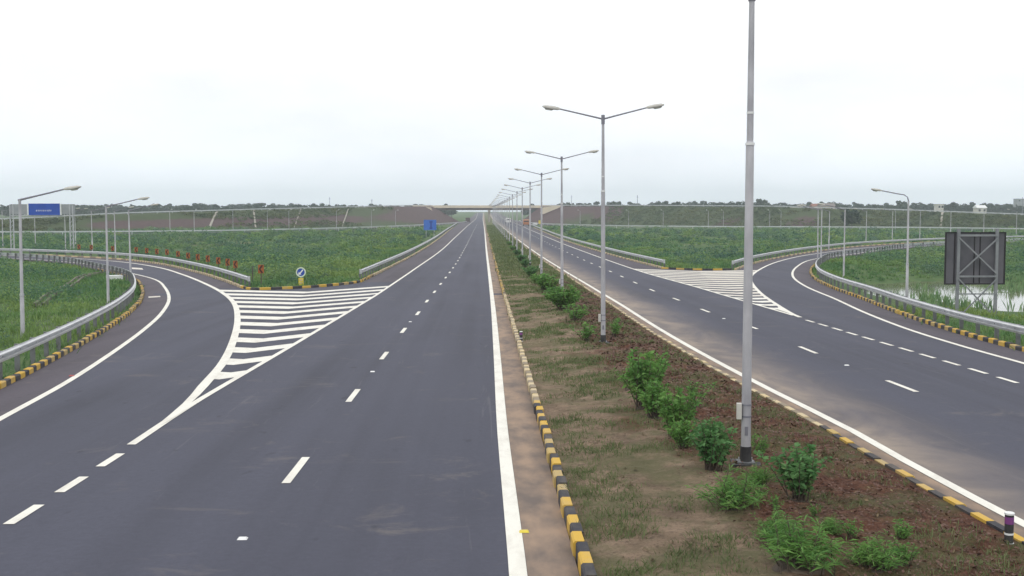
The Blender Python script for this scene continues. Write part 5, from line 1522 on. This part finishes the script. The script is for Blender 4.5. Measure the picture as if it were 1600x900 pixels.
# houses beyond the right embankment
def house(px, py_t, Y, w, h, lab, wall, roofm, flat=True):
    c = at(px, py_t, Y); z0 = float(zr(Y)); ht = c.z - z0; r = empty('house', (c.x, Y, z0)); tag(r, lab, 'house', 'far houses on the skyline')
    mb = MB(); mb.box((0, 0, ht / 2 - .3), (w, 6, ht + .6)); mb.build('wall', wall, r)
    mb = MB()
    if flat: mb.box((0, 0, ht + .15), (w + .5, 6.5, .3))
    else: mb.add([(-w / 2 - .4, -3.4, ht), (w / 2 + .4, -3.4, ht), (w / 2 + .4, 3.4, ht), (-w / 2 - .4, 3.4, ht), (-w / 2 - .4, 0, ht + 1.6), (w / 2 + .4, 0, ht + 1.6)], [(0, 1, 5, 4), (2, 3, 4, 5), (0, 4, 3), (1, 2, 5), (0, 3, 2, 1)])
    mb.build('roof', roofm, r)
    for k in (-.28, .28):
        mb = MB(); mb.box((w * k, -3.0, ht - 1.3), (1.1, .1, 1.2)); mb.build('window', M['glass'], r)
house(1243, 323.5, 640, 5, 4, 'tiny white flat-roofed house on the skyline left of the bend lamps', M['housewhite'], M['signwhite'])
house(1276, 322.5, 660, 6, 4, 'tiny pinkish house with red roof on the skyline above the bend lamps', M['housepink'], M['roofred'], False)
house(1291, 322, 640, 8, 4, 'low dark-roofed house on the skyline behind the bend lamps', M['housepink'], M['bridge_dark'], False)
house(1467, 319.5, 640, 3, 4, 'narrow pale house on the skyline above the left post of the dark sign', M['housewhite'], M['housewhite'])
house(1531, 325, 640, 5, 4, 'white house on the skyline above the right half of the dark sign', M['housewhite'], M['signwhite'], False)
house(1596, 311, 900, 10, 4, 'tall bluish block on the skyline at the right rim', M['signgrey'], M['signgrey'])

# ------------------------------------------------------------------ far vehicles
def vehicle(name, kind, body):
    r = empty(name)
    if kind == 'car':
        prof = [(-2.0, .35), (2.0, .35), (2.05, .75), (1.1, .9), (.6, 1.4), (-1.0, 1.42), (-1.7, .95), (-2.05, .85)]; w = .82
    else:
        prof = [(-3.0, .6), (3.0, .6), (3.0, 1.6), (2.7, 2.3), (1.6, 2.4), (1.5, 2.5), (-3.0, 2.6)]; w = 1.15
    n = len(prof); V = [(s_ * w, y, z) for s_ in (-1, 1) for y, z in prof]
    mb = MB(); mb.add(V, [tuple(range(n)), tuple(range(n, 2 * n))[::-1]] + [(k, (k + 1) % n, n + (k + 1) % n, n + k) for k in range(n)]); mb.build('body', body, r)
    mb = MB()
    if kind == 'car': mb.box((0, -.3, 1.16), (w * 2 + .02, 1.6, .34)); 
    else: mb.box((0, 2.80, 1.9), (w * 1.7, .36, .55))
    mb.build('windows', M['glass'], r)
    rad = .31 if kind == 'car' else .48
    for sx in (-1, 1):
        for yv_ in ((-1.25, 1.3) if kind == 'car' else (-2.0, 2.0)):
            mb = MB(); mb.tube([(sx * (w - .18), yv_, rad), (sx * (w + .03), yv_, rad)], rad, 14); mb.build('wheel', M['tyre'], r)
    return r
for nm, kind, mat, px, Y, rz, lab in (('van', 'truck', 'carwhite', 794, 560, math.pi, 'white van on the right carriageway just before the flyover'), ('truck', 'truck', 'truckorange', 822, 470, math.pi, 'brownish orange truck on the right carriageway near the flyover'),
                                      ('car', 'car', 'carsilver', 836, 455, math.pi, 'small silver car right of the orange truck'), ('truck', 'truck', 'rust', 731, 600, 0, 'dark truck on the left carriageway under the flyover')):
    o = vehicle(nm, kind, M[mat]); c = at(px, HY, Y); o.location = (c.x, Y, float(zr(Y)) + .012); o.rotation_euler = (0, 0, rz); tag(o, lab, nm, 'far vehicles near the flyover')

# ------------------------------------------------------------------ haze
mb = MB(); mb.box((0, 1540, 29.0), (6600, 3300, 62.0))
hz = mb.build('haze', None) if False else None
me = bpy.data.meshes.new('haze'); me.from_pydata(mb.v, [], mb.f)
m = bpy.data.materials.new('haze_air'); m.use_nodes = True; t = m.node_tree; t.nodes.clear()
o_ = t.nodes.new('ShaderNodeOutputMaterial'); pv_ = t.nodes.new('ShaderNodeVolumePrincipled')
pv_.inputs['Color'].default_value = (0.84, 0.925, 1.0, 1); pv_.inputs['Density'].default_value = 0.00030; pv_.inputs['Anisotropy'].default_value = 0.2
t.links.new(pv_.outputs[0], o_.inputs['Volume'])
hz = link('haze', me, m); tag(hz, kind='stuff')
